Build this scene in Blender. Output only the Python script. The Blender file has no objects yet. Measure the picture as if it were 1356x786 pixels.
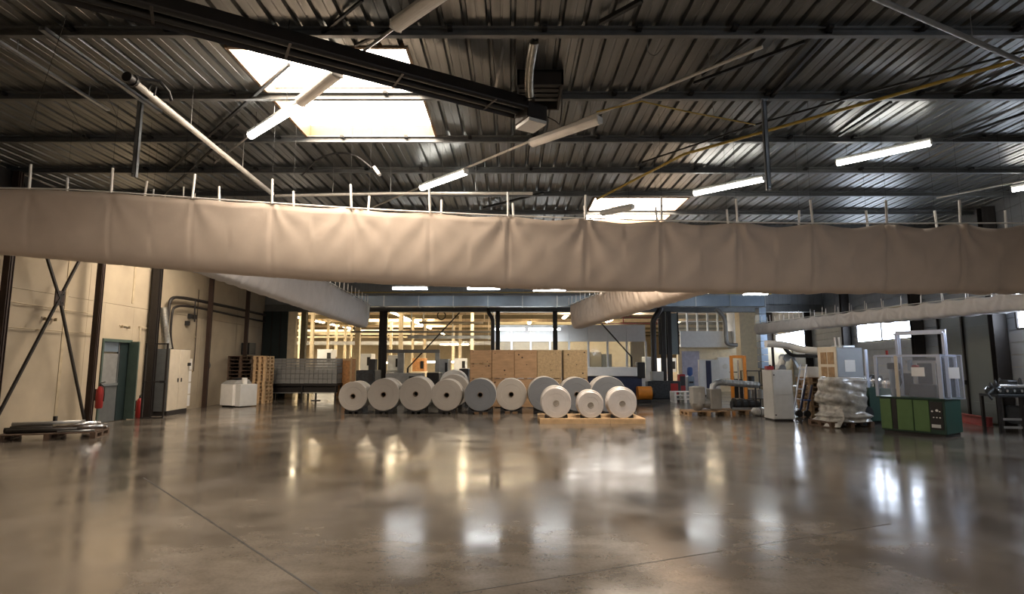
import bpy, bmesh, math, random
from mathutils import Vector, Matrix
random.seed(7)
SC = bpy.context.scene
COL = SC.collection

# ------------------------------------------------------------------ camera, world, exposure
F = 730.0
TH = math.atan(87.0 / F)
CAMZ = 1.6
cam = bpy.data.cameras.new('camera')
cam.sensor_fit = 'HORIZONTAL'
cam.sensor_width = 36.0
cam.lens = 36.0 * F / 1356.0
cam.clip_end = 300
cam_o = bpy.data.objects.new('camera', cam)
COL.objects.link(cam_o)
cam_o.location = (0, 0, CAMZ)
cam_o.rotation_euler = (math.pi / 2 + TH, 0, 0)
SC.camera = cam_o

world = bpy.data.worlds.new('overcast_sky')
SC.world = world
world.use_nodes = True
bg = world.node_tree.nodes['Background']
bg.inputs[0].default_value = (0.80, 0.88, 1.0, 1)
bg.inputs[1].default_value = 1.0

SC.view_settings.view_transform = 'Standard'
SC.view_settings.look = 'None'
SC.view_settings.gamma = 1
SC.view_settings.use_curve_mapping = False
SC.view_settings.exposure = 0.66

# strengths of the luminous things of the place
E_SKYLIGHT = 17.0      # translucent roof domes
E_WINDOW = 11.0         # frosted panes of the right wall
E_TUBE = 14.0          # fluorescent tubes of the near hall
E_HALL = 24.0          # tubes of the far hall
E_ROW = 16.0

# ------------------------------------------------------------------ maths
CT, ST = math.cos(TH), math.sin(TH)
def ray(px, py):
    u = (px - 678.0) / F; v = (393.0 - py) / F
    return Vector((u, CT - v * ST, ST + v * CT))
def P(px, py, D):
    r = ray(px, py); t = D / r.y
    return Vector((r.x * t, D, CAMZ + r.z * t))
def U(px, py, z):
    r = ray(px, py); t = (z - CAMZ) / r.z
    return Vector((r.x * t, r.y * t, z))
def V(*a): return Vector(a)
def LWX(D): return -10.88 - (D - 14.0) * 0.07      # the left wall's inner face
def RWX(D): return 13.0 + (D - 17.0) * 0.2          # the right wall's inner face
LYAW = math.atan(0.07)
RYAW = -math.atan(0.2)

# ------------------------------------------------------------------ materials
MATS = {}
def mat(name, col, rough=0.5, metal=0.0, var=0.12, scale=6.0, bump=0.0, bscale=40.0, stretch=None, emit=None, estr=0.0, alpha=None, trans=0.0, spec=0.5, col2=None, coat=0.0):
    if name in MATS: return MATS[name]
    m = bpy.data.materials.new(name); m.use_nodes = True
    nt = m.node_tree; b = nt.nodes['Principled BSDF']
    b.inputs['Roughness'].default_value = rough
    b.inputs['Metallic'].default_value = metal
    b.inputs['Specular IOR Level'].default_value = spec
    b.inputs['Coat Weight'].default_value = coat
    if trans: b.inputs['Transmission Weight'].default_value = trans
    if alpha is not None: b.inputs['Alpha'].default_value = alpha
    tc = nt.nodes.new('ShaderNodeTexCoord')
    mp = nt.nodes.new('ShaderNodeMapping')
    if stretch: mp.inputs['Scale'].default_value = stretch
    nt.links.new(tc.outputs['Object'], mp.inputs[0])
    n = nt.nodes.new('ShaderNodeTexNoise')
    n.inputs['Scale'].default_value = scale; n.inputs['Detail'].default_value = 6
    nt.links.new(mp.outputs[0], n.inputs['Vector'])
    r = nt.nodes.new('ShaderNodeValToRGB')
    lo = [c * (1 - var) for c in col]
    hi = col2 if col2 else [min(1, c * (1 + var)) for c in col]
    r.color_ramp.elements[0].color = (*lo, 1); r.color_ramp.elements[0].position = 0.3
    r.color_ramp.elements[1].color = (*hi, 1); r.color_ramp.elements[1].position = 0.7
    nt.links.new(n.outputs[0], r.inputs[0])
    nt.links.new(r.outputs[0], b.inputs['Base Color'])
    if bump:
        n2 = nt.nodes.new('ShaderNodeTexNoise'); n2.inputs['Scale'].default_value = bscale
        nt.links.new(mp.outputs[0], n2.inputs['Vector'])
        bm_ = nt.nodes.new('ShaderNodeBump'); bm_.inputs['Strength'].default_value = bump; bm_.inputs['Distance'].default_value = 0.02
        nt.links.new(n2.outputs[0], bm_.inputs['Height']); nt.links.new(bm_.outputs[0], b.inputs['Normal'])
    if emit:
        b.inputs['Emission Color'].default_value = (*emit, 1)
        b.inputs['Emission Strength'].default_value = estr
    MATS[name] = m
    return m

def floor_mat():
    m = bpy.data.materials.new('polished_concrete'); m.use_nodes = True
    nt = m.node_tree; b = nt.nodes['Principled BSDF']; L = nt.links.new
    tc = nt.nodes.new('ShaderNodeTexCoord')
    def noise(scale, detail, sc=(1, 1, 1), dist=0.0):
        mp = nt.nodes.new('ShaderNodeMapping'); mp.inputs['Scale'].default_value = sc
        L(tc.outputs['Object'], mp.inputs[0])
        n = nt.nodes.new('ShaderNodeTexNoise'); n.inputs['Scale'].default_value = scale; n.inputs['Detail'].default_value = detail
        n.inputs['Distortion'].default_value = dist
        L(mp.outputs[0], n.inputs['Vector']); return n
    def ramp(src, p0, c0, p1, c1):
        r = nt.nodes.new('ShaderNodeValToRGB')
        r.color_ramp.elements[0].position = p0; r.color_ramp.elements[0].color = (*c0, 1)
        r.color_ramp.elements[1].position = p1; r.color_ramp.elements[1].color = (*c1, 1)
        L(src.outputs[0], r.inputs[0]); return r
    a = ramp(noise(0.55, 7, (1, 1, 1), 0.15), 0.34, (0.088, 0.075, 0.061), 0.68, (0.205, 0.180, 0.150))
    c = ramp(noise(3.2, 8, (1, 1.6, 1), 0.2), 0.3, (0.62, 0.6, 0.58), 0.68, (1, 1, 1))
    d = ramp(noise(38, 6), 0.35, (0.8, 0.8, 0.8), 0.6, (1, 1, 1))
    m1 = nt.nodes.new('ShaderNodeMixRGB'); m1.blend_type = 'MULTIPLY'; m1.inputs[0].default_value = 0.8
    L(a.outputs[0], m1.inputs[1]); L(c.outputs[0], m1.inputs[2])
    m2 = nt.nodes.new('ShaderNodeMixRGB'); m2.blend_type = 'MULTIPLY'; m2.inputs[0].default_value = 0.7
    L(m1.outputs[0], m2.inputs[1]); L(d.outputs[0], m2.inputs[2])
    L(m2.outputs[0], b.inputs['Base Color'])
    rr = ramp(noise(1.1, 6, (1, 1, 1), 0.2), 0.3, (0.10,) * 3, 0.72, (0.235,) * 3)
    L(rr.outputs[0], b.inputs['Roughness'])
    b.inputs['Specular IOR Level'].default_value = 0.8
    n2 = noise(2.2, 3)
    bp = nt.nodes.new('ShaderNodeBump'); bp.inputs['Strength'].default_value = 0.05; bp.inputs['Distance'].default_value = 0.02
    L(n2.outputs[0], bp.inputs['Height']); L(bp.outputs[0], b.inputs['Normal'])
    MATS['floor'] = m
    return m
floor_mat()

def emis(name, col, s):
    m = bpy.data.materials.new(name); m.use_nodes = True
    b = m.node_tree.nodes['Principled BSDF']
    b.inputs['Base Color'].default_value = (0.85, 0.85, 0.83, 1)
    b.inputs['Emission Color'].default_value = (*col, 1)
    b.inputs['Emission Strength'].default_value = s
    MATS[name] = m
    return m
emis('skylight_dome', (1.0, 0.85, 0.69), E_SKYLIGHT)
emis('frosted_pane', (0.74, 0.84, 1.0), E_WINDOW)
emis('tube_white', (1.0, 0.96, 0.88), E_TUBE)
emis('tube_row', (0.95, 0.98, 1.0), E_ROW)
emis('tube_hall', (1.0, 0.80, 0.52), E_HALL)
emis('hall_dome', (1.0, 0.95, 0.9), 6.0)
emis('added_hall_panel', (1.0, 0.85, 0.62), 7.0)  # glow of the ceiling panels added in the far hall

mat('cream_wall', (0.42, 0.35, 0.25), 0.75, var=0.10, scale=1.3, bump=0.05)
mat('plaster_strip', (0.44, 0.36, 0.24), 0.8)
mat('cladding', (0.30, 0.32, 0.34), 0.5, 0.3, var=0.08, scale=3)
mat('steel_dark', (0.022, 0.018, 0.016), 0.55, 0.2, scale=9)
mat('steel_brown', (0.035, 0.018, 0.012), 0.55, 0.1, scale=9)
mat('purlin_steel', (0.15, 0.155, 0.155), 0.45, 0.5, scale=5)
mat('roof_sheet', (0.185, 0.19, 0.185), 0.34, 0.85, var=0.22, scale=1.4, stretch=(6, 0.35, 1), bump=0.12, bscale=5)
mat('brace_black', (0.02, 0.02, 0.02), 0.5, 0.3)
mat('fabric', (0.62, 0.52, 0.435), 0.9, var=0.05, scale=3, bump=0.12, bscale=260, spec=0.15)
mat('fabric_grey', (0.60, 0.58, 0.57), 0.9, var=0.05, scale=3, bump=0.1, bscale=200, spec=0.15)
mat('white_paint', (0.78, 0.76, 0.72), 0.45, var=0.05)
mat('grey_white', (0.58, 0.58, 0.56), 0.45, var=0.05)
mat('curb', (0.17, 0.105, 0.055), 0.6, var=0.15, scale=4)
mat('galv', (0.42, 0.45, 0.48), 0.32, 0.85, var=0.15, scale=4)
mat('galv_blue', (0.21, 0.26, 0.32), 0.35, 0.6, var=0.12, scale=2)
mat('pipe_white', (0.55, 0.53, 0.49), 0.4, 0.1)
mat('pipe_yellow', (0.42, 0.29, 0.05), 0.45)
mat('pipe_grey', (0.30, 0.30, 0.29), 0.4, 0.5)
mat('black_plastic', (0.012, 0.012, 0.013), 0.45)
mat('dark_machine', (0.03, 0.033, 0.036), 0.5, 0.3, var=0.4, scale=12)
mat('navy', (0.012, 0.02, 0.06), 0.45)
mat('blue_paint', (0.03, 0.09, 0.30), 0.4)
mat('paper', (0.36, 0.33, 0.295), 0.75, var=0.04, scale=3)
mat('paper_side', (0.46, 0.43, 0.39), 0.7, var=0.05, scale=2, stretch=(1, 6, 1))
mat('paper_blue', (0.14, 0.15, 0.165), 0.6, var=0.06, scale=3)
mat('foil_wrap', (0.66, 0.62, 0.59), 0.28, 0.25, var=0.10, scale=3, bump=0.35, bscale=5)
mat('core_card', (0.16, 0.11, 0.07), 0.8)
mat('core_pale', (0.42, 0.38, 0.33), 0.8)
mat('plywood', (0.40, 0.25, 0.135), 0.65, var=0.18, scale=2.5, stretch=(1, 1, 5), bump=0.08)
mat('plywood_pale', (0.40, 0.29, 0.16), 0.7, var=0.22, scale=14, bump=0.12)
mat('osb_orange', (0.52, 0.24, 0.085), 0.7, var=0.22, scale=10)
mat('pallet_wood', (0.30, 0.19, 0.10), 0.75, var=0.25, scale=7)
mat('pallet_new', (0.55, 0.37, 0.20), 0.7, var=0.15, scale=7)
mat('pallet_dark', (0.10, 0.062, 0.04), 0.8, var=0.3, scale=7)
mat('carton_grey', (0.26, 0.255, 0.24), 0.7, var=0.12, scale=5)
mat('cabinet_cream', (0.56, 0.49, 0.38), 0.45, var=0.05)
mat('cabinet_side', (0.09, 0.095, 0.095), 0.5)
mat('door_green', (0.055, 0.085, 0.07), 0.45)
mat('green_dark', (0.012, 0.022, 0.022), 0.5)
mat('green_paint', (0.085, 0.16, 0.055), 0.42, var=0.08)
mat('green_side', (0.02, 0.055, 0.04), 0.42)
mat('red_paint', (0.30, 0.015, 0.012), 0.4)
mat('red_beam', (0.28, 0.05, 0.045), 0.5)
mat('orange_paint', (0.62, 0.22, 0.02), 0.45)
mat('door_slate', (0.13, 0.15, 0.15), 0.33, 0.35, var=0.1, scale=1)
mat('hall_cream', (0.72, 0.61, 0.42), 0.7, var=0.08)
mat('hall_ceiling', (0.55, 0.44, 0.30), 0.8, var=0.12)
mat('hall_floor', (0.30, 0.28, 0.25), 0.3)
mat('olive_post', (0.16, 0.13, 0.07), 0.6)
mat('office_white', (0.66, 0.68, 0.70), 0.5, var=0.04)
mat('office_dark', (0.06, 0.06, 0.055), 0.4)
mat('lavender_door', (0.36, 0.36, 0.46), 0.5)
mat('sealant', (0.018, 0.016, 0.014), 0.6)
mat('perspex', (0.62, 0.68, 0.82), 0.12, alpha=0.13, spec=0.6)
mat('glass', (0.55, 0.62, 0.62), 0.05, alpha=0.16, spec=0.7)
mat('film', (0.44, 0.43, 0.40), 0.16, var=0.45, scale=5, bump=0.9, bscale=9, coat=0.6)
mat('copper_duct', (0.48, 0.46, 0.40), 0.28, 0.8, var=0.2, scale=20)
mat('chrome', (0.70, 0.71, 0.72), 0.2, 0.95, var=0.1)
mat('alu', (0.50, 0.56, 0.70), 0.32, 0.5, var=0.05)
mat('skin_paper', (0.80, 0.80, 0.80), 0.6, var=0.02)
mat('rubber', (0.015, 0.015, 0.015), 0.7)

# ------------------------------------------------------------------ mesh builder
class MB:
    def __init__(s): s.v = []; s.f = []; s.sm = []
    def add(s, vs, fs, smooth=False, M=None):
        o = len(s.v)
        s.v += [tuple(M @ Vector(p)) if M else tuple(p) for p in vs]
        s.f += [tuple(i + o for i in f) for f in fs]
        s.sm += [smooth] * len(fs)
        return s
    def box(s, x0, x1, y0, y1, z0, z1, M=None):
        vs = [(x0, y0, z0), (x1, y0, z0), (x1, y1, z0), (x0, y1, z0), (x0, y0, z1), (x1, y0, z1), (x1, y1, z1), (x0, y1, z1)]
        return s.add(vs, [(3, 2, 1, 0), (4, 5, 6, 7), (0, 1, 5, 4), (1, 2, 6, 5), (2, 3, 7, 6), (3, 0, 4, 7)], M=M)
    def cb(s, c, d, M=None):
        return s.box(c[0] - d[0] / 2, c[0] + d[0] / 2, c[1] - d[1] / 2, c[1] + d[1] / 2, c[2] - d[2] / 2, c[2] + d[2] / 2, M)
    def bar(s, a, b, w, h=None, up=(0, 0, 1)):
        a = Vector(a); b = Vector(b); h = h or w
        d = (b - a); L = d.length; d.normalize()
        up = Vector(up)
        if abs(d.dot(up)) > 0.98: up = Vector((0, 1, 0))
        sx = d.cross(up).normalized(); uz = sx.cross(d).normalized()
        M = Matrix((( sx.x, d.x, uz.x, a.x), (sx.y, d.y, uz.y, a.y), (sx.z, d.z, uz.z, a.z), (0, 0, 0, 1)))
        return s.box(-w / 2, w / 2, 0, L, -h / 2, h / 2, M)
    def ring(s, c, d, r, n, up=None):
        d = Vector(d).normalized()
        up = Vector((0, 0, 1)) if abs(d.z) < 0.95 else Vector((0, 1, 0))
        a = d.cross(up).normalized(); b = a.cross(d).normalized()
        return [tuple(Vector(c) + a * (r * math.cos(2 * math.pi * k / n)) + b * (r * math.sin(2 * math.pi * k / n))) for k in range(n)]
    def lathe(s, a, b, prof, n=24, smooth=True, caps=True):
        """prof: (t along a->b in metres, radius)"""
        a = Vector(a); d = (Vector(b) - a).normalized()
        rings = [s.ring(a + d * t, d, max(r, 1e-4), n) for t, r in prof]
        vs = [p for r in rings for p in r]; fs = []
        for i in range(len(prof) - 1):
            for k in range(n):
                k2 = (k + 1) % n
                fs.append((i * n + k, i * n + k2, (i + 1) * n + k2, (i + 1) * n + k))
        s.add(vs, fs, smooth)
        if caps:
            s.add(rings[0], [tuple(range(n))[::-1]]); s.add(rings[-1], [tuple(range(n))])
        return s
    def cyl(s, a, b, r, n=16, r2=None):
        L = (Vector(b) - Vector(a)).length
        return s.lathe(a, b, [(0, r), (L, r if r2 is None else r2)], n)
    def tube(s, pts, r, n=8, caps=True):
        pts = [Vector(p) for p in pts]
        vs = []; fs = []
        prev = None
        for i, p in enumerate(pts):
            d = (pts[min(i + 1, len(pts) - 1)] - pts[max(i - 1, 0)]).normalized()
            if prev is None:
                up = Vector((0, 0, 1)) if abs(d.z) < 0.95 else Vector((0, 1, 0))
                a = d.cross(up).normalized()
            else:
                a = (prev - d * prev.dot(d)).normalized()
            prev = a; b = d.cross(a)
            rr = r[i] if isinstance(r, (list, tuple)) else r
            vs += [tuple(p + a * (rr * math.cos(2 * math.pi * k / n)) + b * (rr * math.sin(2 * math.pi * k / n))) for k in range(n)]
        for i in range(len(pts) - 1):
            for k in range(n):
                k2 = (k + 1) % n
                fs.append((i * n + k2, i * n + k, (i + 1) * n + k, (i + 1) * n + k2))
        s.add(vs, fs, True)
        if caps:
            m = len(pts) - 1
            s.add(vs[:n], [tuple(range(n))]); s.add(vs[m * n:], [tuple(range(n))[::-1]])
        return s
    def prism(s, poly, a, b, M=None):
        """poly in (x,z), extruded along y from a to b"""
        n = len(poly)
        vs = [(x, a, z) for x, z in poly] + [(x, b, z) for x, z in poly]
        fs = [(k, (k + 1) % n, n + (k + 1) % n, n + k) for k in range(n)] + [tuple(range(n))[::-1], tuple(range(n, 2 * n))]
        return s.add(vs, fs, M=M)
    def mesh(s, name, m, bevel=0):
        me = bpy.data.meshes.new(name)
        me.from_pydata(s.v, [], s.f)
        me.polygons.foreach_set('use_smooth', s.sm)
        me.materials.append(MATS[m])
        bm = bmesh.new(); bm.from_mesh(me)
        bmesh.ops.recalc_face_normals(bm, faces=bm.faces)
        if bevel:
            es = [e for e in bm.edges if len(e.link_faces) == 2 and e.calc_face_angle(0) > 0.6 and not (e.link_faces[0].smooth and e.link_faces[1].smooth)]
            bmesh.ops.bevel(bm, geom=es, offset=bevel, segments=1, affect='EDGES', clamp_overlap=True)
        bm.to_mesh(me); bm.free()
        return me
    def build(s, name, m, parent=None, bevel=0, loc=None, yaw=0, label=None, kind=None):
        o = bpy.data.objects.new(name, s.mesh(name, m, bevel))
        COL.objects.link(o)
        if parent: o.parent = parent
        if loc is not None: o.location = loc
        if yaw: o.rotation_euler = (0, 0, yaw)
        if label: o['label'] = label
        if kind: o['kind'] = kind
        return o

def tag(o, label, cat, group=None):
    o['label'] = label; o['category'] = cat
    if group: o['group'] = group
    return o
def thing(name, label, cat, loc=(0, 0, 0), yaw=0, group=None):
    o = bpy.data.objects.new(name, None); COL.objects.link(o)
    o.empty_display_size = 0.2
    o.location = loc; o.rotation_euler = (0, 0, yaw)
    return tag(o, label, cat, group)
def struct(o):
    o['kind'] = 'structure'; return o
def inst(me, name, parent, loc, yaw=0):
    o = bpy.data.objects.new(name, me); COL.objects.link(o)
    o.parent = parent; o.location = loc
    if yaw: o.rotation_euler = (0, 0, yaw)
    return o
def copy_tree(o, parent=None):
    c = o.copy(); COL.objects.link(c); c.parent = parent
    for ch in list(o.children): copy_tree(ch, c)
    return c
ORD = ['first', 'second', 'third', 'fourth', 'fifth', 'sixth', 'seventh', 'eighth', 'ninth', 'tenth', 'eleventh', 'twelfth', 'thirteenth', 'fourteenth', 'fifteenth']
def B(*a): return MB().box(*a)

# ================================================================== SETTING
# floor
fl = MB().box(-30, 26, -10, 80, -0.3, 0).build('floor', 'floor'); struct(fl)
def joint(p, q, name='floor_joint', w=0.018):
    MB().bar((p[0], p[1], 0.0005), (q[0], q[1], 0.0005), w, 0.002).build(name, 'sealant', fl)
j0 = U(190, 632, 0); j1 = U(425, 786, 0); jd = (j1 - j0)
joint(j0, j1 + jd * 0.7)
k0 = U(600, 786, 0); k1 = U(1180, 693, 0); joint(k0 + (k0 - k1) * 0.5, k1, w=0.009)

ZP, ZS = 5.58, 5.7       # underside of purlins, underside of roof sheets
# ceiling with roof sheets, purlins and skylight openings
ceil_ = bpy.data.objects.new('ceiling', None); COL.objects.link(ceil_); struct(ceil_)
SKY = [(-3.72, -1.40, 6.8, 9.75), (2.08, 4.40, 13.4, 16.6), (-9.52, -7.2, 14.2, 17.2), (-3.72, -1.40, -1.2, 2.0), (2.08, 4.40, -4.6, -1.6)]  # last three are unseen, added to light the left wall and front duct
PW = 1.16
sheet_cache = {}
def sheet_mesh(L):
    k = round(L, 3)
    if k in sheet_cache: return sheet_cache[k]
    prof = []
    for i in range(4):
        x = i * 0.29
        prof += [(x, 0), (x + 0.10, 0), (x + 0.105, 0.006), (x + 0.125, 0.006), (x + 0.13, 0), (x + 0.215, 0), (x + 0.235, 0.05), (x + 0.27, 0.05)]
    prof.append((1.16, 0))
    n = len(prof)
    vs = [(x, 0, z) for x, z in prof] + [(x, L, z) for x, z in prof]
    fs = [(i, i + 1, n + i + 1, n + i) for i in range(n - 1)]
    me = MB().add(vs, fs).mesh('roof_sheet', 'roof_sheet')
    sheet_cache[k] = me
    return me
ncol0 = -9; ncol1 = 17
for c in range(ncol0, ncol1):
    x0 = -3.72 + c * PW + 0.0
    segs = [(-9.5, 26.2)]
    for (a, b, y0, y1) in SKY:
        if x0 > a - 0.1 and x0 < b - 0.1:
            out = []
            for s0, s1 in segs:
                if y1 <= s0 or y0 >= s1: out.append((s0, s1))
                else: out += [(s0, y0), (y1, s1)]
            segs = out
    for s0, s1 in segs:
        n = max(1, math.ceil((s1 - s0) / 9.0)); L = (s1 - s0) / n
        for i in range(n):
            inst(sheet_mesh(L), 'roof_sheet', ceil_, (x0, s0 + i * L, ZS))
# purlins: C sections across the hall
sec = [(-0.035, 0), (0.035, 0), (0.035, 0.02), (-0.02, 0.02), (-0.02, 0.1), (0.035, 0.1), (0.035, 0.12), (-0.035, 0.12)]
PUR = [6.36 + 1.64 * k for k in range(-9, 12)]
Mrot = Matrix.Rotation(-math.pi / 2, 4, 'Z')
purl = MB().prism(sec, -12.6, 16.2, M=Mrot).mesh('purlin', 'purlin_steel')
# a rotated prism runs along +x
clip = MB().box(-0.03, 0.03, -0.05, 0.05, 0, 0.04).mesh('purlin_clip', 'brace_black')
for y in PUR:
    inst(purl, 'purlin', ceil_, (0, y, ZP))
# small dark clips on the purlins nearest to the camera
for y in PUR[9:13]:
    for i in range(-7, 9):
        inst(clip, 'purlin_clip', ceil_, (i * 1.16 + 0.4, y - 0.06, ZP + 0.06))
# diagonal roof braces
for (pa, pb, z, w) in [((383, 85), (225, 225), 5.62, 0.04), ((315, 165), (215, 260), 5.62, 0.035), ((850, 0), (795, 30), 5.62, 0.05), ((1066, 55), (919, 110), 5.62, 0.04),
                       ((1100, 40), (1015, 135), 5.65, 0.05), ((1180, 135), (1110, 180), 5.64, 0.04), ((480, 0), (395, 70), 5.65, 0.03), ((1356, 95), (1260, 130), 5.64, 0.04),
                       ((1356, 150), (1240, 190), 5.62, 0.04), ((560, 20), (470, 60), 5.62, 0.03), ((720, 255), (640, 275), 5.62, 0.05), ((1010, 40), (930, 100), 5.62, 0.04)]:
    a = U(pa[0], pa[1], z); b = U(pb[0], pb[1], z)
    MB().bar(a, b, w, w).build('roof_brace', 'brace_black', ceil_)

# skylights
def skylight(i, x0, x1, y0, y1):
    w = bpy.data.objects.new('window_%d' % i, None); COL.objects.link(w); struct(w)
    zc, zt = ZS - 0.02, 5.96
    for (a, b, c, d) in ((x0 - 0.04, x0, y0 - 0.04, y1 + 0.04), (x1, x1 + 0.04, y0 - 0.04, y1 + 0.04), (x0, x1, y0 - 0.04, y0), (x0, x1, y1, y1 + 0.04)):
        MB().box(a, b, c, d, zc, zt).build('curb_side', 'curb', w)
    ym = (y0 + y1) / 2
    for (c, d) in ((y0, ym - 0.02), (ym + 0.02, y1)):
        n = 8; vs = []; fs = []
        for r in range(n + 1):
            for q in range(n + 1):
                s_, t_ = r / n, q / n
                vs.append((x0 + (x1 - x0) * s_, c + (d - c) * t_, zt + 0.18 * math.sin(math.pi * s_) * math.sin(math.pi * t_)))
        for r in range(n):
            for q in range(n):
                k = r * (n + 1) + q; fs.append((k, k + 1, k + n + 2, k + n + 1))
        MB().add(vs, fs, True).build('skylight_pane', 'skylight_dome', w)
    MB().box(x0, x1, ym - 0.03, ym + 0.03, zt - 0.05, zt + 0.03).build('glazing_bar', 'white_paint', w)
for i, s in enumerate(SKY): skylight(i + 1, *s)

# left wall: two courses of cream panels, joints open
wl = bpy.data.objects.new('wall_left', None); COL.objects.link(wl); struct(wl)
wl.location = (LWX(0), 0, 0); wl.rotation_euler = (0, 0, LYAW)     # local y runs along the wall, local -x is outside
MB().box(-0.30, -0.09, -9.8, 26.3, 0, 5.95).build('wall_core', 'plaster_strip', wl)
DOOR_A, DOOR_B = 14.78, 16.05         # doorway on the left wall (local y)
pan = [-9.8 + 2.99 * i for i in range(13)]
for i in range(12):
    a, b = pan[i], pan[i + 1]
    spans = [(a, b)]
    if a < DOOR_B and b > DOOR_A:
        spans = [(a, max(a, DOOR_A)), (min(b, DOOR_B), b)]
        lo, hi = max(a, DOOR_A), min(b, DOOR_B)
        if hi - lo > 0.02: MB().box(-0.09, 0, lo, hi, 2.25, 3.2).build('wall_panel', 'cream_wall', wl)
    for (c, d) in spans:
        if d - c > 0.05: MB().box(-0.09, 0, c + 0.004, d - 0.004, 0, 3.2).build('wall_panel', 'cream_wall', wl)
    MB().box(-0.09, 0, a + 0.004, b - 0.004, 3.208, 5.95).build('wall_panel', 'cream_wall', wl)
MB().box(0.0, 0.2, -9.8, 26.0, 5.1, 5.6).build('eave_beam', 'steel_dark', wl)
# vertical cover strips
for y in (9.8, 13.3, 15.9):
    MB().box(0, 0.012, y, y + 0.09, 3.3 if y > 15 else 0, 5.9).build('cover_strip', 'plaster_strip', wl)
# columns in front of the left wall
def wall_column(y, w=0.13, m='steel_brown', x=0.32):
    MB().box(x - w / 2, x + w / 2, y - 0.02, y + 0.02, 0, ZP).box(x - w / 2, x + w / 2, y - w / 2, y - w / 2 + 0.014, 0, ZP).box(x - w / 2, x + w / 2, y + w / 2 - 0.014, y + w / 2, 0, ZP).box(x - 0.006, x + 0.006, y - w / 2, y + w / 2, 0, ZP).build('column', m, wl)
for y in (5.6, 8.4, 11.2, 14.0, 20.0, 23.3): wall_column(y)
wall_column(16.76, 0.2, 'steel_dark', 0.2)

# right wall: horizontal cladding between columns
wr = bpy.data.objects.new('wall_right', None); COL.objects.link(wr); struct(wr)
wr.location = (RWX(0), 0, 0); wr.rotation_euler = (0, 0, RYAW)
RS = math.sqrt(1 + 0.04)
def RL(D): return D * RS                 # depth -> distance along the right wall
MB().box(0.10, 0.3, RL(-9.8), RL(37), 0, 5.95).build('wall_core', 'plaster_strip', wr)
RCOL = [-9.8, -4.8, 0, 4.8, 9.4, 13.8, 17.6, 23.2, 28.0, 35.2, 37]
RWIN = {1: (-3.4, -0.5), 4: (9.9, 13.4), 6: (18.3, 22.6), 8: (28.7, 34.6)}  # the window behind the camera is added to light the duct's right half
WZ0, WZ1 = 2.4, 3.35
NW = 6
for i in range(len(RCOL) - 1):
    a, b = RL(RCOL[i]), RL(RCOL[i + 1])
    z = 0.0
    while z < 5.85:
        z1 = min(z + 0.3, 5.9)
        spans = [(a, b)]
        if i in RWIN and z1 > WZ0 + 0.01 and z < WZ1 - 0.01:
            w0, w1 = RL(RWIN[i][0]), RL(RWIN[i][1]); spans = [(a, w0), (w1, b)]
        if i == 5 and z < 3.25: spans = [(a, RL(14.0)), (RL(16.75), b)]
        for (c, d) in spans:
            if d - c > 0.05:
                MB().box(0, 0.10, c, d, z, z1 - 0.012).build('cladding_plank', 'cladding', wr)
        z += 0.3
    if i > 0:
        MB().box(-0.32, -0.02, a - 0.1, a - 0.085, 0, ZP).box(-0.32, -0.02, a + 0.085, a + 0.1, 0, ZP).box(-0.18, -0.16, a - 0.09, a + 0.09, 0, ZP).build('column', 'steel_dark', wr)
for i, (a, b) in RWIN.items():
    w = bpy.data.objects.new('window_%d' % NW, None); NW += 1
    COL.objects.link(w); struct(w)
    w.location = wr.location; w.rotation_euler = wr.rotation_euler
    a, b = RL(a), RL(b); n = 2; L = (b - a) / n
    for k in range(n):
        MB().box(0.03, 0.05, a + k * L + 0.03, a + (k + 1) * L - 0.03, WZ0 + 0.04, WZ1 - 0.04).build('window_pane', 'frosted_pane', w)
    MB().box(-0.01, 0.07, a, b, WZ0, WZ0 + 0.04).build('window_frame', 'steel_dark', w)
    MB().box(-0.01, 0.07, a, b, WZ1 - 0.04, WZ1).build('window_frame', 'steel_dark', w)
    for k in range(n + 1):
        MB().box(-0.01, 0.07, a + k * L - 0.03, a + k * L + 0.03, WZ0 + 0.04, WZ1 - 0.04).build('window_frame', 'steel_dark', w)

# rear wall behind the camera
struct(MB().box(-14, 14, -10, -9.8, 0, 5.95).build('wall_rear', 'cream_wall'))
# header above the opening to the far hall: vertical grey panels on a beam
wb = bpy.data.objects.new('wall_back', None); COL.objects.link(wb); struct(wb)
for i in range(15):
    MB().box(-11.9 + i * 1.8, -11.9 + (i + 1) * 1.8 - 0.012, 26.2, 26.32, 4.35, 5.95).build('header_panel', 'cladding', wb)
MB().box(-11.9, 15.1, 26.05, 26.45, 4.0, 4.34).build('header_beam', 'purlin_steel', wb)
MB().box(-11.75, -10.55, 25.9, 26.1, 0, 4.0).build('side_panel', 'green_dark', wb)
for k in range(3):
    MB().box(-11.7 + k * 0.4, -11.66 + k * 0.4, 25.84, 25.9, 0, 4.0).build('side_panel_rib', 'steel_dark', wb)
MB().box(-10.55, -10.2, 25.95, 26.2, 0, 4.0).build('jamb', 'hall_cream', wb)
MB().box(-9.95, -9.72, 25.95, 26.2, 0, 4.0).build('post', 'olive_post', wb)
# steel posts of the opening
def portal_post(px, D, w=0.17):
    x = P(px, 480, D).x
    MB().box(x - w / 2, x + w / 2, D - w / 2, D - w / 2 + 0.02, 0, 4.0).box(x - w / 2, x + w / 2, D + w / 2 - 0.02, D + w / 2, 0, 4.0).box(x - 0.012, x + 0.012, D - w / 2, D + w / 2, 0, 4.0).build('post', 'steel_dark', wb)
for px in (503.5, 509, 659, 735.5, 879, 887): portal_post(px, 25.9, 0.2 if px > 520 else 0.16)

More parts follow.
